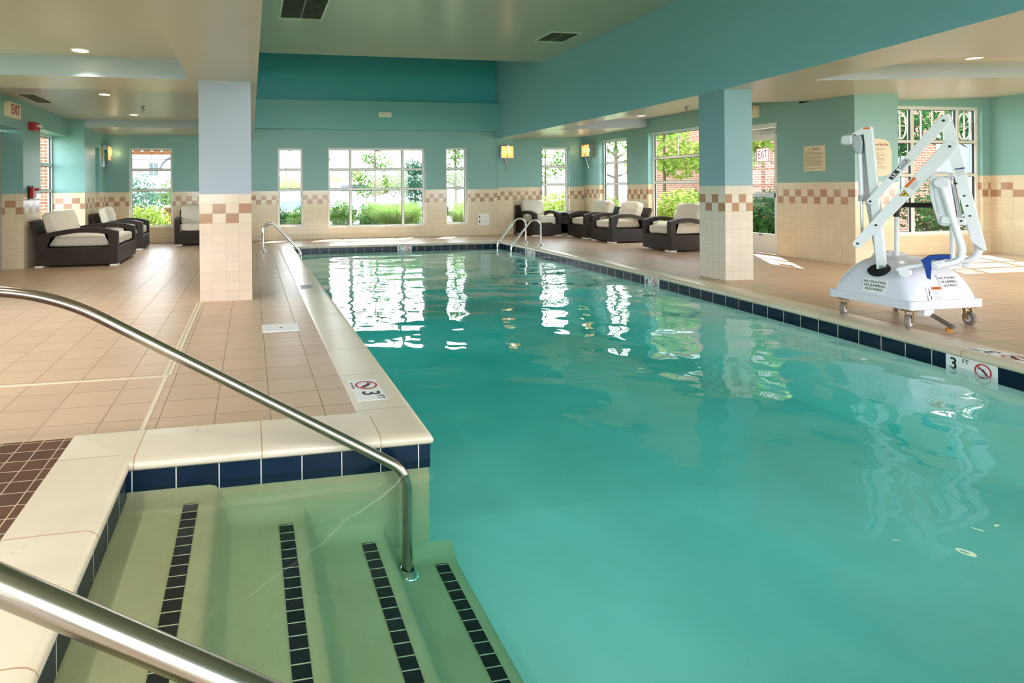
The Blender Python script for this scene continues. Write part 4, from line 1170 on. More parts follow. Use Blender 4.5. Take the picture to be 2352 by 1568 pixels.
# base cover: skirt and dome
def rrect(cx, cyy, hx, hy, r, z, n=6):
    pts = []
    for qx, qy, a0 in ((1, 1, 0), (-1, 1, PI / 2), (-1, -1, PI), (1, -1, 1.5 * PI)):
        for k in range(n + 1):
            a = a0 + PI / 2 * k / n
            pts.append(Vector((cx + qx * (hx - r) + r * math.cos(a), cyy + qy * (hy - r) + r * math.sin(a), z)))
    return pts
CX_, CY_ = 6.165, 4.325
b = MB(); b.rings([rrect(CX_, CY_, 0.405, 0.36, 0.025, z) for z in (0.172, 0.250)]); b.build('skirt', M['shell_plastic'], lift, bevel=0.006)
dome_rings = []
for z, k, rc in ((0.248, 1.0, 0.05), (0.30, 0.985, 0.07), (0.36, 0.955, 0.10), (0.42, 0.905, 0.12), (0.47, 0.84, 0.14), (0.51, 0.76, 0.15), (0.545, 0.66, 0.15), (0.572, 0.54, 0.14), (0.590, 0.40, 0.12), (0.598, 0.22, 0.06)):
    dome_rings.append(rrect(CX_ + 0.17 * (1 - k), CY_ + 0.12 * (1 - k), 0.380 * k, 0.335 * k, min(rc, 0.33 * k * 0.98), z))
b = MB(); b.rings(dome_rings); dome = b.build('cover', M['shell_plastic'], lift, smooth=True, angle=60)
b = MB(); b.rings([rrect(6.30, 4.52, 0.13 * k, 0.10 * k, 0.08 * k, z) for z, k in ((0.50, 1.15), (0.57, 1.1), (0.61, 0.9), (0.63, 0.5))]); b.build('hump', M['shell_plastic'], lift, smooth=True, angle=60)
from mathutils.bvhtree import BVHTree
_bm = bmesh.new(); _bm.from_mesh(dome.data); DT = BVHTree.FromBMesh(_bm); _bm.free()
def snap(p, off=0.0015):
    l, n, i, d = DT.find_nearest(Vector(p)); 
    if n.dot(l - Vector((CX_, CY_, 0.2))) < 0: n = -n
    u = (Vector((0, 0, 1)) - n * n.z).normalized(); r = u.cross(n)
    return l + n * off, r, u, n
def sticker(name, p, w, h, mat, parent=lift, off=0.004, roll=0.0):
    l, r, u, n = snap(p, off); rr = r * math.cos(roll) + u * math.sin(roll); uu = n.cross(rr)
    b = MB(); b.obox(l, rr, uu, n, w / 2, h / 2, 0.0012); return b.build(name, mat, parent), l + n * 0.0022, rr, uu
# mast well: black disc put in for the shade inside the opening
l, r, u, n = snap(SP(-0.088, 0.44, -0.02), 0.001)
b = MB(); r = u.cross(n).normalized(); u = n.cross(r)
b.rings([[l + n * 0.006 + r * 0.090 * math.cos(2 * PI * k / 28) + u * 0.078 * math.sin(2 * PI * k / 28) for k in range(28)], [l - n * 0.02 + r * 0.092 * math.cos(2 * PI * k / 28) + u * 0.08 * math.sin(2 * PI * k / 28) for k in range(28)]])
b.build('mast_well_shade', M['black'], lift)
for p in ((5.80, 4.293, 0.335), (6.256, 4.02, 0.40)):
    o, l, r, u = sticker('safety_sticker', p, 0.21, 0.135, M['label_white'])
    text('lettering', 'NO PLAYING\nOR JUMPING\nALLOWED', 0.033, l + u * 0.004, r, u, M['ink'], o, sx=0.98, bold=0.0, line=1.05)
o, l, r, u = sticker('warning_label', (6.06, 4.02, 0.30), 0.17, 0.135, M['label_white'])
b = MB(); b.obox(l + r * 0.026 + u * 0.05, r, u, r.cross(u), 0.055, 0.014, 0.0006); b.build('orange_header', M['orange'], o)
text('lettering', 'WARNING', 0.018, l + r * 0.026 + u * 0.05 + r.cross(u) * 0.001, r, u, M['ink'], o)
para('fine_print', o, l - r * 0.026 + u * 0.026, r, u, 0.10, [.7, .95, .9, .95, .5, 0, .9, .8, .9, .6], 0.0085, M['ink_grey'])
b = MB(); b.tube([l - r * 0.06 + u * 0.05, l - r * 0.058 + u * 0.01, l - r * 0.068 - u * 0.01, l - r * 0.05 - u * 0.02, l - r * 0.06 - u * 0.05], 0.003, 6)
b.lathe([(0.001, -0.002), (0.007, -0.002), (0.007, 0.002), (0.001, 0.002)], l - r * 0.058 + u * 0.018, 10, 'Y'); b.build('pictogram', M['ink'], o)

def flatbar(p, q, w, t0, t1, w2=None, n=10, ext=True):
    """rounded-end flat bar in the lift plane, between t0 and t1"""
    w2 = w2 or w; P_, Q_ = Vector(p), Vector(q); d = (Q_ - P_).normalized(); m = Vector((-d.y, d.x))
    pts = []
    for k in range(n + 1):
        a = PI / 2 + PI * k / n; pts.append(P_ + d * (w / 2) * math.cos(a) + m * (w / 2) * math.sin(a))
    for k in range(n + 1):
        a = -PI / 2 + PI * k / n; pts.append(Q_ + d * (w2 / 2) * math.cos(a) + m * (w2 / 2) * math.sin(a))
    return [(x.x, x.y) for x in pts]
fn = lambda p, q, tt: SP(p, q, tt)
# mast
pm = [(-0.112, 0.36), (-0.040, 0.36), (-0.143, 1.862), (-0.214, 1.862), (-0.290, 1.800), (-0.300, 1.775), (-0.285, 1.762), (-0.207, 1.790)]
b = MB(); b.prism(pm, fn, -0.04, 0.035); bmesh.ops.triangulate(b.bm, faces=[q for q in b.bm.faces if len(q.verts) > 4]); mast = b.build('mast', M['white_powder'], lift, bevel=0.007)
b = MB(); b.obox(SP(-0.075, 0.455, -0.041), LD, (0, 0, 1), -LN, 0.026, 0.055, 0.001); q = b.build('serial_label', plain('grey_label', (176, 190, 182), 0.5), mast)
para('fine_print', q, SP(-0.097, 0.50, -0.0425), LD, (0, 0, 1), 0.044, [.9, .6, .8, .9, .5, .8, .9, .7, .8, .6], 0.0098, M['ink'], 0.45, 9)
b = MB(); b.obox(SP(-0.185, 1.845, -0.041), LD, (0, 0, 1), -LN, 0.024, 0.008, 0.001); q = b.build('orange_label', M['orange'], mast)
# arms
b = MB(); b.prism(flatbar((-0.155, 1.131), (0.358, 1.882), 0.058, 0, 0, 0.088), fn, -0.075, -0.045); b.build('upper_arm', M['white_powder'], lift, bevel=0.004)
b = MB(); b.prism(flatbar((-0.249, 0.717), (0.398, 1.640), 0.078, 0, 0, 0.108), fn, -0.080, -0.045); la = b.build('lower_arm', M['white_powder'], lift, bevel=0.004)
def bolt(s, z, t, r=0.010, parent=lift):
    b = MB(); c = SP(s, z, t); rings = []
    for rad, tt in ((r, 0.004), (r, -0.004), (r * 0.6, -0.006), (0.0005, -0.006)):
        rings.append([c + LN * tt + LD * rad * math.cos(2 * PI * k / 14) + Vector((0, 0, rad * math.sin(2 * PI * k / 14))) for k in range(14)])
    b.rings(rings); return b.build('bolt', M['black'], parent)
for s, z in ((-0.249, 0.717), (-0.114, 0.901), (0.398, 1.640)): bolt(s, z, -0.081)
for s, z in ((-0.155, 1.131), (0.358, 1.882)): bolt(s, z, -0.076)
bolt(-0.272, 1.782, -0.041)
# lettering on the arms
au = Vector((0.513, 0.751)).normalized(); ar = LD * au.x + Vector((0, 0, au.y)); an = -LN; auu = an.cross(ar)
c0 = SP(0.018, 1.385, -0.0755)
b = MB(); b.obox(c0 + an * 0.001, ar, auu, an, 0.045, 0.017, 0.0008); lg = b.build('logo_block', M['ink'], lift)
text('logo_initials', 'S.R.', 0.036, c0 + an * 0.0025, ar, auu, M['label_white'], lg, sx=1.05, bold=0.0006)
text('logo_lettering', 'Smith', 0.050, c0 + ar * 0.118 - auu * 0.002 + an * 0.0015, ar, auu, M['ink'], lift, sx=0.95)
b = MB(); b.obox(c0 + ar * 0.085 + auu * 0.0195 + an * 0.001, ar, auu, an, 0.085, 0.0018, 0.0006); b.build('logo_line', M['ink'], lift)
au = Vector((0.647, 0.923)).normalized(); ar = LD * au.x + Vector((0, 0, au.y)); auu = an.cross(ar)
c1 = SP(0.110, 1.232, -0.0805)
b = MB(); b.obox(c1 + ar * 0.03, ar, auu, an, 0.105, 0.040, 0.0008); wl = b.build('warning_label', M['label_white'], lift)
cc = c1 - ar * 0.035 + an * 0.0015
up3 = Vector((0, 0, 1)); 
def tri(b, c, r, u, R): b.face([b.v(c + r * R * math.cos(a) + u * R * math.sin(a)) for a in (PI / 2, PI / 2 + 2.094, PI / 2 + 4.189)])
b = MB(); tri(b, cc, LD, up3, 0.040); b.build('triangle_border', M['ink'], wl)
b = MB(); tri(b, cc + an * 0.0006, LD, up3, 0.031); b.build('triangle', M['yellow'], wl)
b = MB(); b.obox(cc + an * 0.0012 - up3 * 0.002, (LD + up3 * 0.4), up3, an, 0.014, 0.004, 0.0004); b.obox(cc + an * 0.0012 + LD * 0.004 + up3 * 0.006, LD, up3, an, 0.004, 0.008, 0.0004); b.build('hand_pictogram', M['ink'], wl)
b = MB(); b.obox(c1 + ar * 0.075 + auu * 0.028 + an * 0.0012, ar, auu, an, 0.055, 0.011, 0.0005); b.build('orange_header', M['orange'], wl)
para('fine_print', wl, c1 + ar * 0.028 + auu * 0.008 + an * 0.001, ar, auu, 0.10, [.9, .8, .95, .6], 0.011, M['ink_grey'])
# actuator
b = MB(); b.prism([(-0.375, 1.705), (-0.372, 1.765), (-0.355, 1.785), (-0.285, 1.785), (-0.285, 1.695), (-0.355, 1.690)], fn, -0.075, 0.075); act = b.build('actuator_motor', M['light_plastic'], lift, bevel=0.014)
b = MB(); b.prism([(-0.285, 1.785), (-0.222, 1.775), (-0.212, 1.700), (-0.222, 1.600), (-0.268, 1.600), (-0.290, 1.690)], fn, -0.055, 0.055); b.build('gear_housing', M['gray_plastic'], act, bevel=0.012)
b = MB(); b.tube([SP(-0.243, 1.60), SP(-0.232, 1.175)], 0.019, 16); b.build('actuator_tube', M['white_powder'], lift, smooth=True)
b = MB(); b.tube([SP(-0.2325, 1.19), SP(-0.2315, 1.13)], 0.023, 16); b.build('collar', M['gray_plastic'], lift, smooth=True)
b = MB(); b.tube([SP(-0.2315, 1.13), SP(-0.228, 0.735)], 0.012, 12); b.build('piston', M['chrome'], lift, smooth=True)
b = MB(); b.tube(fillet([SP(-0.33, 1.78), SP(-0.325, 1.815), SP(-0.275, 1.80)], 0.03, 6), 0.0035, 6); b.build('cable', M['light_plastic'], act, smooth=True)
# seat post
pp = [(0.322, 1.920), (0.392, 1.948), (0.405, 1.905), (0.622, 0.690), (0.612, 0.690), (0.532, 0.762), (0.418, 1.384), (0.340, 1.800)]
b = MB(); b.prism(pp, fn, -0.045, 0.045); bmesh.ops.triangulate(b.bm, faces=[q for q in b.bm.faces if len(q.verts) > 4]); post = b.build('seat_post', M['white_powder'], lift, bevel=0.006)
for s, z in ((0.435, 1.297), (0.487, 1.185), (0.505, 1.093), (0.522, 1.001)): bolt(s, z, -0.045, 0.008, post)
dd = Vector((0.2, -1.12)).normalized(); pu = -(LD * dd.x + Vector((0, 0, dd.y))); pr = pu.cross(an) * 1.0
c2 = SP(0.463, 1.405, -0.0465)
b = MB(); b.obox(c2, pr, pu, an, 0.030, 0.036, 0.0008); pl_ = b.build('instruction_label', M['label_white'], post)
b = MB(); b.obox(c2 + pu * 0.029 + an * 0.001, pr, pu, an, 0.030, 0.006, 0.0006); b.build('blue_header', M['ink_blue'], pl_)
para('fine_print', pl_, c2 - pr * 0.026 + pu * 0.018 + an * 0.0005, pr, pu, 0.052, [.9, .95, .8, .9, .6, .9], 0.009, M['ink_grey'])
# folded seat
seat = [(0.258, 1.35), (0.275, 1.375), (0.385, 1.355), (0.398, 1.33), (0.442, 0.935), (0.430, 0.905), (0.345, 0.905), (0.315, 0.935), (0.262, 1.18)]
b = MB(); b.prism(seat, fn, -0.10, 0.07); bmesh.ops.triangulate(b.bm, faces=[q for q in b.bm.faces if len(q.verts) > 4]); st = b.build('seat_shell', M['white_plastic'], lift, bevel=0.02, seg=3)
b = MB(); b.prism([(0.288, 1.26), (0.300, 1.265), (0.338, 1.03), (0.330, 1.01), (0.318, 1.02)], fn, -0.106, -0.09); b.build('seat_rib', M['light_plastic'], st, bevel=0.004)
b = MB(); b.prism([(0.345 + 0.055 * math.cos(2 * PI * k / 20), 1.305 + 0.05 * math.sin(2 * PI * k / 20)) for k in range(20)], fn, -0.135, -0.09); b.build('armrest_hub', M['white_plastic'], st, bevel=0.008)
b = MB(); b.prism([(0.405, 1.29), (0.425, 1.29), (0.470, 0.96), (0.450, 0.96)], fn, -0.05, 0.05); b.build('slide_plate', M['gray_plastic'], lift)
b = MB(); b.prism([(0.335, 0.935), (0.500, 0.915), (0.505, 0.985), (0.345, 1.0)], fn, -0.125, -0.085); cl = b.build('clamp_block', M['white_powder'], lift, bevel=0.008)
for s in (0.415, 0.472): bolt(s, 0.957, -0.126, 0.008, cl)
b = MB(); b.tube(fillet([SP(0.262, 1.375, 0.0), SP(0.30, 1.405, 0.0), SP(0.385, 1.40, 0.0), SP(0.40, 1.33, 0)], 0.03), 0.009, 8); b.build('seat_strap', M['white_plastic'], st, smooth=True)
# seat tubes
b = MB(); b.tube(fillet([SP(0.345, 1.30, -0.11), SP(0.432, 0.90, -0.11), SP(0.478, 0.70, -0.11), SP(0.462, 0.60, -0.11), SP(0.36, 0.555, -0.15), SP(0.19, 0.515, -0.20)], 0.10, 8), 0.026, 14); b.build('seat_tube', M['white_powder'], lift, smooth=True)
b = MB(); b.tube(fillet([SP(0.505, 0.93, 0.03), SP(0.565, 0.76, 0.03), SP(0.575, 0.66, 0.03), SP(0.52, 0.59, 0.03), SP(0.40, 0.565, 0.03), SP(0.30, 0.54, 0.03)], 0.09, 8), 0.026, 14); b.build('seat_tube', M['white_powder'], lift, smooth=True)
# footrest
b = MB(); b.prism([(0.045, 0.488), (0.055, 0.520), (0.10, 0.538), (0.36, 0.612), (0.37, 0.585), (0.11, 0.502), (0.07, 0.482)], fn, -0.27, -0.16); ft = b.build('footrest', M['white_plastic'], lift, bevel=0.010)
b = MB(); b.prism([(0.108 + 0.042 * math.cos(2 * PI * k / 20), 0.470 + 0.042 * math.sin(2 * PI * k / 20)) for k in range(20)], fn, -0.265, -0.17); b.build('footrest_pivot', M['white_plastic'], ft, bevel=0.006)
b = MB(); b.prism([(0.26, 0.575), (0.31, 0.59), (0.35, 0.55), (0.33, 0.515), (0.27, 0.52)], fn, -0.25, -0.17); b.build('pivot_bracket', M['white_plastic'], ft, bevel=0.008)
for q in (0.40, 0.45, 0.50):
    b = MB(); b.prism([(q - 0.02, 0.565), (q + 0.02, 0.572), (q + 0.028, 0.545), (q, 0.528), (q - 0.026, 0.54)], fn, -0.09, -0.02); b.build('buckle', M['white_plastic'], lift, bevel=0.005)
b = MB()
A_ = [(0.220, 0.600, -0.275), (0.240, 0.565, -0.28), (0.248, 0.51, -0.28), (0.260, 0.440, -0.278)]
c_ = [(0.295, 0.640, -0.275), (0.290, 0.60, -0.28), (0.292, 0.53, -0.28), (0.285, 0.425, -0.278)]
b.rings([[SP(*A_[k]), SP(*c_[k]), SP(c_[k][0], c_[k][1], c_[k][2] - 0.006), SP(A_[k][0], A_[k][1], A_[k][2] - 0.006)] for k in range(4)])
b.prism([(0.220, 0.600), (0.265, 0.640), (0.33, 0.650), (0.405, 0.652), (0.408, 0.618), (0.34, 0.618), (0.295, 0.605)], fn, -0.282, -0.15)
bmesh.ops.triangulate(b.bm, faces=[q for q in b.bm.faces if len(q.verts) > 4]); b.build('leg_strap', M['blue_strap'], lift)
# push handle
H_ = [(0.168, 0.56), (0.171, 1.04), (0.21, 1.087), (0.53, 1.087), (0.565, 1.04), (0.565, 0.56)]
for q in (-0.02, 0.375):
    b = MB(); b.tube([SP(q, 0.50, 0.30), SP(q + 0.002, 0.975, 0.30)], 0.017, 12); b.build('push_post', M['white_powder'], lift, smooth=True)
b = MB(); b.tube(fillet([SP(-0.018, 0.97, 0.30), SP(-0.016, 1.087, 0.30), SP(0.375, 1.087, 0.30), SP(0.377, 0.97, 0.30)], 0.10, 8), 0.024, 14); b.build('foam_grip', M['black'], lift, smooth=True)
# casters
def caster(x, y, ang):
    root = MB(); root.box((x - 0.045, y - 0.04, 0.155), (x + 0.045, y + 0.04, 0.173)); pl = root.build('caster', M['zinc'], lift)
    d = Vector((math.cos(ang), math.sin(ang), 0)); a = Vector((-d.y, d.x, 0)); c = Vector((x, y, 0.062)) - d * 0.02
    rings = []
    for rad, tt in ((0.012, 0.016), (0.052, 0.016), (0.062, 0.011), (0.062, -0.011), (0.052, -0.016), (0.012, -0.016)):
        rings.append([c + a * tt + d * rad * math.cos(2 * PI * k / 24) + Vector((0, 0, rad * math.sin(2 * PI * k / 24))) for k in range(24)])
    b = MB(); b.rings(rings); b.build('wheel', M['rubber'], pl, smooth=True, angle=40)
    rings = []
    for rad, tt in ((0.004, 0.020), (0.034, 0.018), (0.036, 0.0), (0.036, -0.018), (0.034, -0.018), (0.004, -0.020)):
        rings.append([c + a * tt + d * rad * math.cos(2 * PI * k / 20) + Vector((0, 0, rad * math.sin(2 * PI * k / 20))) for k in range(20)])
    b = MB(); b.rings(rings); b.build('hub', M['label_white'], pl, smooth=True)
    b = MB()
    for s in (-1, 1):
        b.obox(c + a * s * 0.026 + Vector((0, 0, 0.045)) + d * 0.008, d, (d * 0.25 + Vector((0, 0, 1))), a, 0.017, 0.056, 0.003)
    b.build('fork', M['zinc'], pl)
for x, y, g in ((5.85, 4.60, 0.3), (5.825, 4.03, 0.35), (6.50, 4.04, 1.2), (6.50, 4.62, 0.8)): caster(x, y, g)
b = MB(); b.obox((6.05, 4.06, 0.135), (1, 0, 0), (0, 0, 1), (0, 1, 0), 0.055, 0.036, 0.03); b.build('jack_bracket', M['white_powder'], lift, bevel=0.004)
b = MB(); b.tube([Vector((6.12, 4.12, 0.13)), Vector((6.02, 3.84, 0.045))], 0.022, 4); b.build('jack_leg', plain('weathered_bar', (104, 98, 84), 0.6), lift)
b = MB(); b.lathe([(0.004, 0.0), (0.022, 0.0), (0.022, 0.03), (0.004, 0.03)], (6.03, 3.875, 0.0), 14); b.build('leg_pad', plain('amber_pad', (190, 120, 30), 0.5), lift)
# ------------------------------------------------------------------ outdoors
b = MB()
GZ = -0.12
quad(b, -60, 14.45, 60, 120, GZ); quad(b, 9.72, -20, 60, 14.45, GZ); quad(b, -60, -20, -4.15, 14.45, GZ); quad(b, -4.15, -40, 9.72, -3.5, GZ)
struct(b.build('ground_lawn', M['lawn']))
b = MB(); b.box((-60, 18.6, GZ - 0.01), (14, 20.0, GZ + 0.02)); struct(b.build('sidewalk', M['concrete']))
b = MB(); b.box((-60, 21.0, GZ - 0.02), (13.5, 52, GZ + 0.015)); struct(b.build('parking_pavement', M['asphalt']))
b = MB(); b.box((0, 14.5, GZ - 0.01), (9, 16.4, GZ + 0.015)); struct(b.build('ground_mulch', M['mulch']))

def foliage(b, c, rad, n, size, rnd, shell=0.55, flat=0.0):
    for _ in range(n):
        while True:
            p = Vector((rnd.uniform(-1, 1), rnd.uniform(-1, 1), rnd.uniform(-1, 1)))
            if shell < p.length < 1: break
        q = Vector((c[0] + p.x * rad[0], c[1] + p.y * rad[1], c[2] + p.z * rad[2]))
        nrm = (p + Vector((rnd.uniform(-1, 1), rnd.uniform(-1, 1), rnd.uniform(-.4, 1.2)))).normalized()
        t = nrm.cross(Vector((rnd.uniform(-1, 1), rnd.uniform(-1, 1), rnd.uniform(-1, 1)))).normalized(); w = nrm.cross(t)
        s = size * rnd.uniform(0.6, 1.25)
        b.face([b.v(q - t * s), b.v(q + w * s * 0.45), b.v(q + t * s), b.v(q - w * s * 0.45)])

def tree(x, y, h, blobs, mat, label, seed, lsize=0.09, n=420, trunk=0.06, lean=0.0, group='trees outside'):
    rnd = random.Random(seed)
    t = thing('tree', label, 'tree', (x, y, GZ), group)
    b = MB()
    top = Vector((x + lean, y, h))
    b.tube([Vector((x, y, GZ)), Vector((x + lean * 0.4, y, h * 0.5)), top], [trunk, trunk * 0.7, trunk * 0.25], 8)
    for bx, by, bz, r in blobs:
        k = min(0.95, max(0.15, (bz - 0.5 * r) / h)); s = Vector((x, y, GZ)).lerp(top, k)
        b.tube([s, s.lerp(Vector((x + bx, y + by, bz)), 0.6), Vector((x + bx, y + by, bz))], [trunk * 0.45, trunk * 0.3, trunk * 0.1], 6)
    b.build('trunk', M['bark'], t, smooth=True)
    b = MB()
    for bx, by, bz, r in blobs: foliage(b, (x + bx, y + by, bz), (r, r, r * 0.75), int(n * r), lsize, rnd, 0.2)
    b.build('crown', mat, t)
    return t
def shrub(x, y, r, h, mat, label, seed, n=700, lsize=0.06, group='shrubs outside'):
    rnd = random.Random(seed); t = thing('shrub', label, 'shrub', (x, y, GZ), group)
    b = MB()
    for k in range(6):
        a = k * 1.05; b.tube([(x, y, GZ), (x + r * 0.5 * math.cos(a), y + r * 0.5 * math.sin(a), GZ + h * 0.7)], [0.02, 0.008], 5)
    b.build('stem', M['bark'], t)
    b = MB(); foliage(b, (x, y, GZ + h * 0.5), (r, r, h * 0.52), n, lsize, rnd, 0.6); foliage(b, (x, y, GZ + h * 0.45), (r * .8, r * .8, h * 0.42), n // 2, lsize * 1.3, rnd, 0.3)
    b.build('foliage', mat, t); return t
def clump(name, x, y, r, h, n, mat, label, cat, seed, w=0.008, droop=0.5, group=None):
    rnd = random.Random(seed); b = MB()
    for _ in range(n):
        a = rnd.uniform(0, 2 * PI); r0 = rnd.uniform(0, 0.3) * r; hh = h * rnd.uniform(0.6, 1.05); rr = r * rnd.uniform(0.3, 1.0)
        o = Vector((x + r0 * math.cos(a), y + r0 * math.sin(a), GZ)); d = Vector((math.cos(a), math.sin(a), 0)); side = Vector((-d.y, d.x, 0)) * w
        prev = None
        for k in range(5):
            u = k / 4; p = o + d * rr * u ** 1.6 + Vector((0, 0, hh * (u * (1 + droop) - droop * u ** 2.4)))
            wk = side * (1 - 0.9 * u); cur = (b.v(p - wk), b.v(p + wk))
            if prev: b.face([prev[0], prev[1], cur[1], cur[0]])
            prev = cur
    return tag(b.build(name, mat), label, cat, group)
def fern(x, y, r, n, label, seed):
    rnd = random.Random(seed); b = MB()
    for k in range(n):
        a = 2 * PI * k / n + rnd.uniform(-.3, .3); L = r * rnd.uniform(0.75, 1.1); d = Vector((math.cos(a), math.sin(a), 0)); sd = Vector((-d.y, d.x, 0))
        for j in range(1, 15):
            u = j / 15; p = Vector((x, y, GZ)) + d * L * u + Vector((0, 0, L * (1.35 * u - 0.85 * u * u))); w = 0.16 * L * (1 - u) * (0.4 + u) * 2.0
            for s in (-1, 1): b.face([b.v(p), b.v(p + d * 0.035), b.v(p + sd * s * w + d * 0.05 - Vector((0, 0, w * 0.3)))])
    return tag(b.build('fern', M['leaf_fern'], None), label, 'fern', 'ferns outside the lift alcove')

shrub(2.95, 18.0, 0.50, 1.0, M['leaf_mid'], 'rounded green shrub at the left end of the wide far window', 11)
shrub(4.0, 18.2, 0.50, 0.95, M['leaf_mid'], 'rounded shrub behind the ornamental grass in the wide far window', 12)
shrub(5.15, 18.0, 0.60, 1.0, M['leaf_mid'], 'rounded shrub behind the tall grass at the right end of the wide window', 13)
shrub(0.98, 18.0, 0.48, 0.75, M['leaf_dark'], 'dark low shrub at the left edge of the tall window by the ladder', 14)
shrub(1.55, 16.9, 0.5, 0.85, M['leaf_mid'], 'lighter low shrub at the right edge of the tall window by the ladder', 15)
shrub(7.35, 18.0, 0.55, 1.05, M['leaf_lime'], 'yellow-green shrub in the slim far window nearest the pilaster', 16)
shrub(-3.0, 16.6, 0.80, 1.0, M['leaf_lime'], 'big pale green shrub low in the window behind the dark sofas', 17, 1100)
shrub(-3.9, 20.6, 0.8, 2.1, M['leaf_teal'], 'bluish dark shrub high in the window behind the dark sofas', 18, 900)
shrub(-2.7, 23.4, 1.1, 2.0, M['leaf_mid'], 'bright broad shrub high in the window behind the dark sofas', 19, 1100, 0.08)
clump('ornamental_grass', 4.35, 16.2, 1.15, 1.0, 2600, M['leaf_grass'], 'wide clump of arching ornamental grass in the wide far window', 'grass clump', 21, group='ornamental grass clumps outside')
clump('ornamental_grass', 6.25, 16.0, 0.50, 0.95, 700, M['leaf_grass'], 'clump of arching ornamental grass in the slim window nearest the pilaster', 'grass clump', 23, group='ornamental grass clumps outside')
tree(5.0, 22.0, 3.6, [(0, 0, 1.75, 0.75), (-0.7, 0.1, 1.75, 0.5), (0.8, 0, 1.7, 0.6), (0.3, 0, 2.35, 0.5), (-0.3, 0, 2.5, 0.35), (0.15, 0, 2.95, 0.32), (0.9, 0, 1.3, 0.5), (-0.4, 0, 1.25, 0.5)], M['leaf_mid'], 'airy young tree in the middle of the wide far window', 31, 0.075, 330)
tree(7.35, 24.2, 2.6, [(0, 0, 1.7, 0.85), (0, 0, 2.2, 0.5), (0, 0, 1.2, 0.75)], M['leaf_teal'], 'dense bluish tree at the right end of the wide far window', 32, 0.08, 900)
tree(7.75, 20.2, 3.4, [(0, 0, 2.6, 0.4), (0.1, 0, 1.95, 0.7), (-0.4, 0, 1.6, 0.5), (0.4, 0, 1.5, 0.5)], M['leaf_mid'], 'slender tree in the slim far window nearest the pilaster', 33, 0.075, 420)
for k, x in enumerate((3.0, 7.2, 11.6, 16.0, 20.5)):
    tree(x, 47 + (k % 2) * 2, 3.6, [(0, 0, 1.5, 1.3), (1.0, 0, 1.2, 0.95), (-1.0, 0, 1.1, 0.95)], M['leaf_lime'], 'pale distant tree on the far side of the parking lot', 40 + k, 0.16, 330, 0.1, group='distant trees across the parking lot')

# parked cars
def car(x, y, rz, mat, label, kind='sedan'):
    t = thing('car', label, 'car', (x, y, GZ), 'parked cars beyond the shrubs', rz)
    H = {'suv': 1.72, 'sedan': 1.42}[kind]; L = 4.6; Wd = 0.92; T = Matrix.Translation((x, y, GZ)) @ Matrix.Rotation(rz, 4, 'Z')
    prof = [(-2.3, 0.45), (-2.28, 0.85), (-1.35, 0.98), (-0.75 if kind == 'sedan' else -0.95, H - 0.12), (-0.35, H), (1.2 if kind == 'sedan' else 1.75, H - 0.02), (1.75 if kind == 'sedan' else 2.1, 1.05), (2.25, 0.95), (2.3, 0.45)]
    rings = []
    for yy_, k, dz in ((-Wd, 0.86, -0.10), (-Wd * 0.98, 0.95, -0.04), (-Wd * 0.7, 1.0, 0.0), (Wd * 0.7, 1.0, 0.0), (Wd * 0.98, 0.95, -0.04), (Wd, 0.86, -0.10)):
        rings.append([T @ Vector((px * (0.97 if abs(yy_) > 0.8 else 1), yy_ * (1 if pz < 1.0 else 0.86), pz + (dz if pz > 0.6 else 0))) for px, pz in prof])
    b = MB(); b.rings(rings); b.build('body', mat, t, smooth=True, angle=40)
    b = MB()
    a0 = Vector((-1.30, 0, 1.0)); a1 = Vector(((-0.78 if kind == 'sedan' else -0.97), 0, H - 0.14))
    b.face([b.v(T @ (a0 + Vector((-0.012, -0.72, 0)))), b.v(T @ (a0 + Vector((-0.012, 0.72, 0)))), b.v(T @ (a1 + Vector((-0.02, 0.6, 0)))), b.v(T @ (a1 + Vector((-0.02, -0.6, 0))))])
    for s in (-1, 1):
        b.face([b.v(T @ Vector((-0.95, s * 0.865, 1.0))), b.v(T @ Vector((1.5, s * 0.865, 1.0))), b.v(T @ Vector((1.2, s * 0.80, H - 0.16))), b.v(T @ Vector((-0.55, s * 0.80, H - 0.16)))])
    b.build('windows', M['car_glass'], t)
    for wx in (-1.45, 1.4):
        for s in (-1, 1):
            b = MB(); c = Vector((wx, s * 0.80, 0.33)); rr = [[T @ (c + Vector((r * math.cos(2 * PI * k / 18), s * o, r * math.sin(2 * PI * k / 18)))) for k in range(18)] for r, o in ((0.02, -0.1), (0.33, -0.1), (0.33, 0.1), (0.02, 0.1))]
            b.rings(rr); b.build('wheel', M['black'], t, smooth=True, angle=40)
    for s in (-1, 1):
        b = MB(); c = T @ Vector((-2.29, s * 0.66, 0.74)); b.obox(c, T.to_3x3() @ Vector((0, 1, 0)), (0, 0, 1), T.to_3x3() @ Vector((-1, 0, 0)), 0.17, 0.08, 0.03); b.build('headlight', M['label_white'], t)
    return t
car(4.6, 26.5, PI / 2 + 0.15, M['car_white'], 'white tall car facing the wide window behind the rounded shrubs', 'suv')
car(8.2, 28.6, PI / 2, M['car_silver'], 'silver low car behind the grass in the wide window')
car(10.8, 28.6, PI / 2 - 0.1, M['car_white'], 'white low car seen in the slim window nearest the pilaster')
car(1.85, 27.0, PI / 2, M['car_silver'], 'silver low car beyond the shrubs in the tall window by the ladder')
car(9.6, 33.5, 0, M['car_blue'], 'blue low car parked side-on deep in the lot')
car(-4.5, 27.0, 0.1, M['car_white'], 'white low car seen low in the window behind the dark sofas')

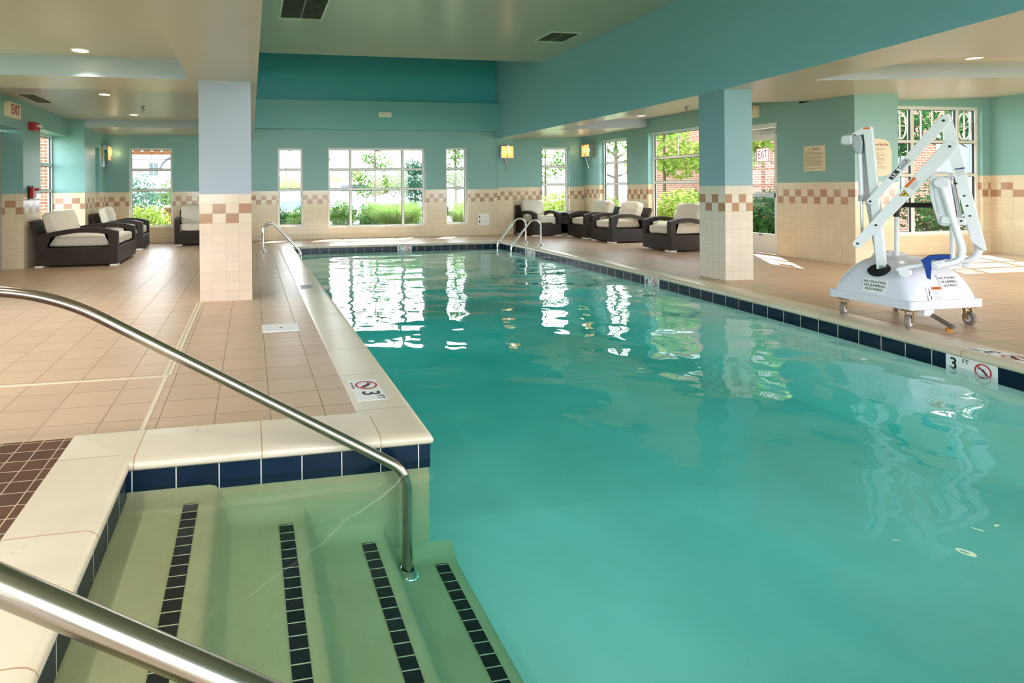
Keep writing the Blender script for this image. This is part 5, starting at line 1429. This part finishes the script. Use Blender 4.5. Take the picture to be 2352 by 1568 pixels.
# distant and nearby buildings
def building(name, x0, x1, y0, y1, h, mat, label, wins, group=None, cornice=True):
    t = thing(name, label, 'building', ((x0 + x1) / 2, (y0 + y1) / 2, GZ), group)
    b = MB(); b.box((x0, y0, GZ), (x1, y1, h)); b.build('walls', mat, t)
    if cornice:
        b = MB(); b.box((x0 - 0.1, y0 - 0.1, h), (x1 + 0.1, y1 + 0.1, h + 0.25)); b.build('cornice', M['trim_white'], t)
    for face, u0, u1, z0, z1 in wins:
        b = MB(); g = MB()
        if face == 'S':
            b.box((u0 - 0.09, y0 - 0.04, z0 - 0.09), (u0, y0, z1 + 0.09)); b.box((u1, y0 - 0.04, z0 - 0.09), (u1 + 0.09, y0, z1 + 0.09))
            b.box((u0, y0 - 0.04, z0 - 0.09), (u1, y0, z0)); b.box((u0, y0 - 0.04, z1), (u1, y0, z1 + 0.09)); b.box(((u0 + u1) / 2 - 0.025, y0 - 0.03, z0), ((u0 + u1) / 2 + 0.025, y0, z1)); b.box((u0, y0 - 0.03, (z0 + z1) / 2 - 0.03), (u1, y0, (z0 + z1) / 2 + 0.03))
            g.box((u0, y0 - 0.012, z0), (u1, y0 - 0.002, z1))
        else:
            b.box((x0 - 0.04, u0 - 0.09, z0 - 0.09), (x0, u0, z1 + 0.09)); b.box((x0 - 0.04, u1, z0 - 0.09), (x0, u1 + 0.09, z1 + 0.09))
            b.box((x0 - 0.04, u0, z0 - 0.09), (x0, u1, z0)); b.box((x0 - 0.04, u0, z1), (x0, u1, z1 + 0.09)); b.box((x0 - 0.03, u0, (z0 + z1) / 2 - 0.03), (x0, u1, (z0 + z1) / 2 + 0.03))
            g.box((x0 - 0.012, u0, z0), (x0 - 0.002, u1, z1))
        w = b.build('window', M['trim_white'], t); g.build('pane', M['dark_glass'], w)
    return t
building('brick_building', 15.0, 28.0, 13.2, 18.6, 4.6, M['brick'], 'red brick building with white windows across the courtyard', [('S', 17.6, 18.8, 0.9, 2.6), ('S', 20.2, 21.6, 0.4, 2.7), ('W', 15.2, 16.2, 1.9, 3.3)])
building('shop_building', 14.0, 18.5, 92, 97, 4.4, M['brick_pale'], 'distant brick tower building above the parking lot', [('S', 15.4, 17.0, 2.8, 3.9)])
building('shop_building', 1.5, 8.0, 88, 92, 2.9, M['concrete'], 'distant low pale building seen in the tall window by the ladder', [('S', 3.0, 5.0, 0.8, 2.0)])
t = building('shop_building', -14.5, -5.2, 46, 52, 5.0, M['trim_white'], 'distant white building with an arched gable in the window behind the sofas', [('S', -7.9, -7.2, 2.4, 3.4), ('S', -10.5, -9.4, 1.6, 2.4)])
b = MB(); b.tube([(-5.9 + 1.2 * math.cos(a), 45.95, 2.6 + 1.3 * math.sin(a)) for a in [PI * 0.1 + PI * 0.8 * k / 14 for k in range(15)]], 0.10, 6); b.build('arch_trim', M['lead'], t, smooth=True)
building('brick_wing', -8.0, -4.617, 13.9, 16.0, 4.0, M['brick_pale'], 'pale brick wing with white corner trim outside the left wall window', [], cornice=False)
b = MB(); b.box((-4.617, 13.86, GZ), (-4.476, 14.0, 4.0)); tag(b.build('corner_board', M['trim_white']), 'white corner board on the brick wing outside the left wall window', 'trim board')
t = thing('timber_pergola', 'orange timber pergola beam with hanging globe bulbs in the window behind the sofas', 'pergola', (-2.6, 17, 0))
for z0, z1 in ((2.33, 2.46), (2.50, 2.60)):
    b = MB(); b.box((-5.0, 16.9, z0), (-0.8, 17.05, z1)); b.build('beam', M['timber'], t, bevel=0.01)
for x in (-4.9, -0.9):
    b = MB(); b.box((x - 0.07, 16.92, GZ), (x + 0.07, 17.04, 2.33)); b.build('post', M['timber'], t)
for k in range(6):
    x = -3.35 + k * 0.27; b = MB(); b.tube([(x, 16.86, 2.50), (x, 16.86, 2.46)], 0.008, 6); b.lathe([(0.003, -0.07), (0.03, -0.055), (0.038, -0.03), (0.022, 0.0), (0.003, 0.005)], (x, 16.86, 2.46), 10); b.build('bulb', M['label_white'], t, smooth=True)
t = thing('brick_pier', 'low brick pier at the edge of the window behind the sofas', 'pier', (-2.38, 18.27, GZ))
b = MB(); b.box((-2.66, 18.1, GZ), (-2.1, 18.45, 0.72)); b.build('shaft', M['brick'], t); b = MB(); b.box((-2.71, 18.05, 0.72), (-2.05, 18.5, 0.80)); b.build('cap', M['concrete'], t)
# courtyard planting
tree(12.8, 15.4, 3.9, [(0, 0, 2.5, 0.9), (-0.9, -0.2, 2.1, 0.6), (0.9, 0, 2.2, 0.7), (0.1, -0.5, 1.95, 0.6), (0.3, 0.2, 3.2, 0.7), (-0.5, 0.3, 3.0, 0.6)], M['leaf_lime'], 'yellow-green tree outside the big side window behind the armchair', 51, 0.10, 420, 0.06)
tree(12.6, 11.2, 3.7, [(-0.5, 0.3, 2.4, 0.55), (-1.1, -0.1, 2.7, 0.5), (0.1, 0.2, 2.9, 0.7), (-0.7, 0.2, 2.0, 0.3)], M['leaf_lime'], 'yellow-green tree overhanging the glazed door', 52, 0.11, 420, 0.06, -0.5)
tree(12.7, 17.6, 4.2, [(-0.5, 0, 2.7, 0.6), (0.5, 0, 2.6, 0.6), (0, 0, 3.3, 0.7), (-0.9, 0, 1.9, 0.5), (0.9, 0, 1.9, 0.4)], M['leaf_mid'], 'forked tree outside the narrow side window with the sconce', 53, 0.08, 260, 0.09)
tree(11.7, 20.6, 3.6, [(0, 0, 2.0, 0.8), (-1.0, 0, 1.8, 0.7), (0.8, 0, 2.4, 0.6), (-0.4, 0, 2.7, 0.4)], M['leaf_mid'], 'loose green tree outside the recess window behind the first armchair', 54, 0.09, 300, 0.06)
shrub(10.5, 17.4, 0.9, 1.3, M['leaf_lime'], 'bright shrub low in the recess window behind the first armchair', 61, 1100)
shrub(11.0, 15.9, 0.6, 1.15, M['leaf_lime'], 'lime shrub low in the narrow side window with the sconce', 62, 900)
shrub(11.3, 13.0, 0.75, 1.35, M['leaf_lime'], 'lime hedge shrub low in the big side window', 63, 1300)
shrub(12.75, 13.9, 0.6, 1.3, M['leaf_mid'], 'green hedge shrub beside the lime one in the big side window', 64, 1000)
shrub(11.5, 10.6, 0.85, 1.30, M['leaf_dark'], 'dense dark green hedge right outside the glazed door', 65, 2600, 0.05)
shrub(14.2, 11.2, 0.9, 1.2, M['leaf_mid'], 'green shrub against the brick wall outside the lift alcove', 66, 1100)
shrub(16.0, 10.4, 0.8, 1.5, M['leaf_dark'], 'dark shrub outside the lift alcove behind the pale ferns', 67, 900)
tree(16.2, 11.8, 4.6, [(0, 0, 3.3, 1.2), (1.3, -0.4, 3.0, 0.9), (-1.2, 0, 3.2, 0.8), (2.3, -0.6, 2.8, 0.8), (0.4, 0, 2.4, 0.6)], M['leaf_dark'], 'dark leafy tree filling the top of the lift alcove window', 55, 0.10, 420, 0.08)
fern(12.6, 9.3, 0.62, 22, 'pale arching fern in the middle of the alcove window', 71)
fern(13.6, 9.6, 0.55, 18, 'pale arching fern toward the right side of the alcove window', 72)
fern(11.9, 9.5, 0.5, 16, 'pale arching fern at the left side of the alcove window', 73)
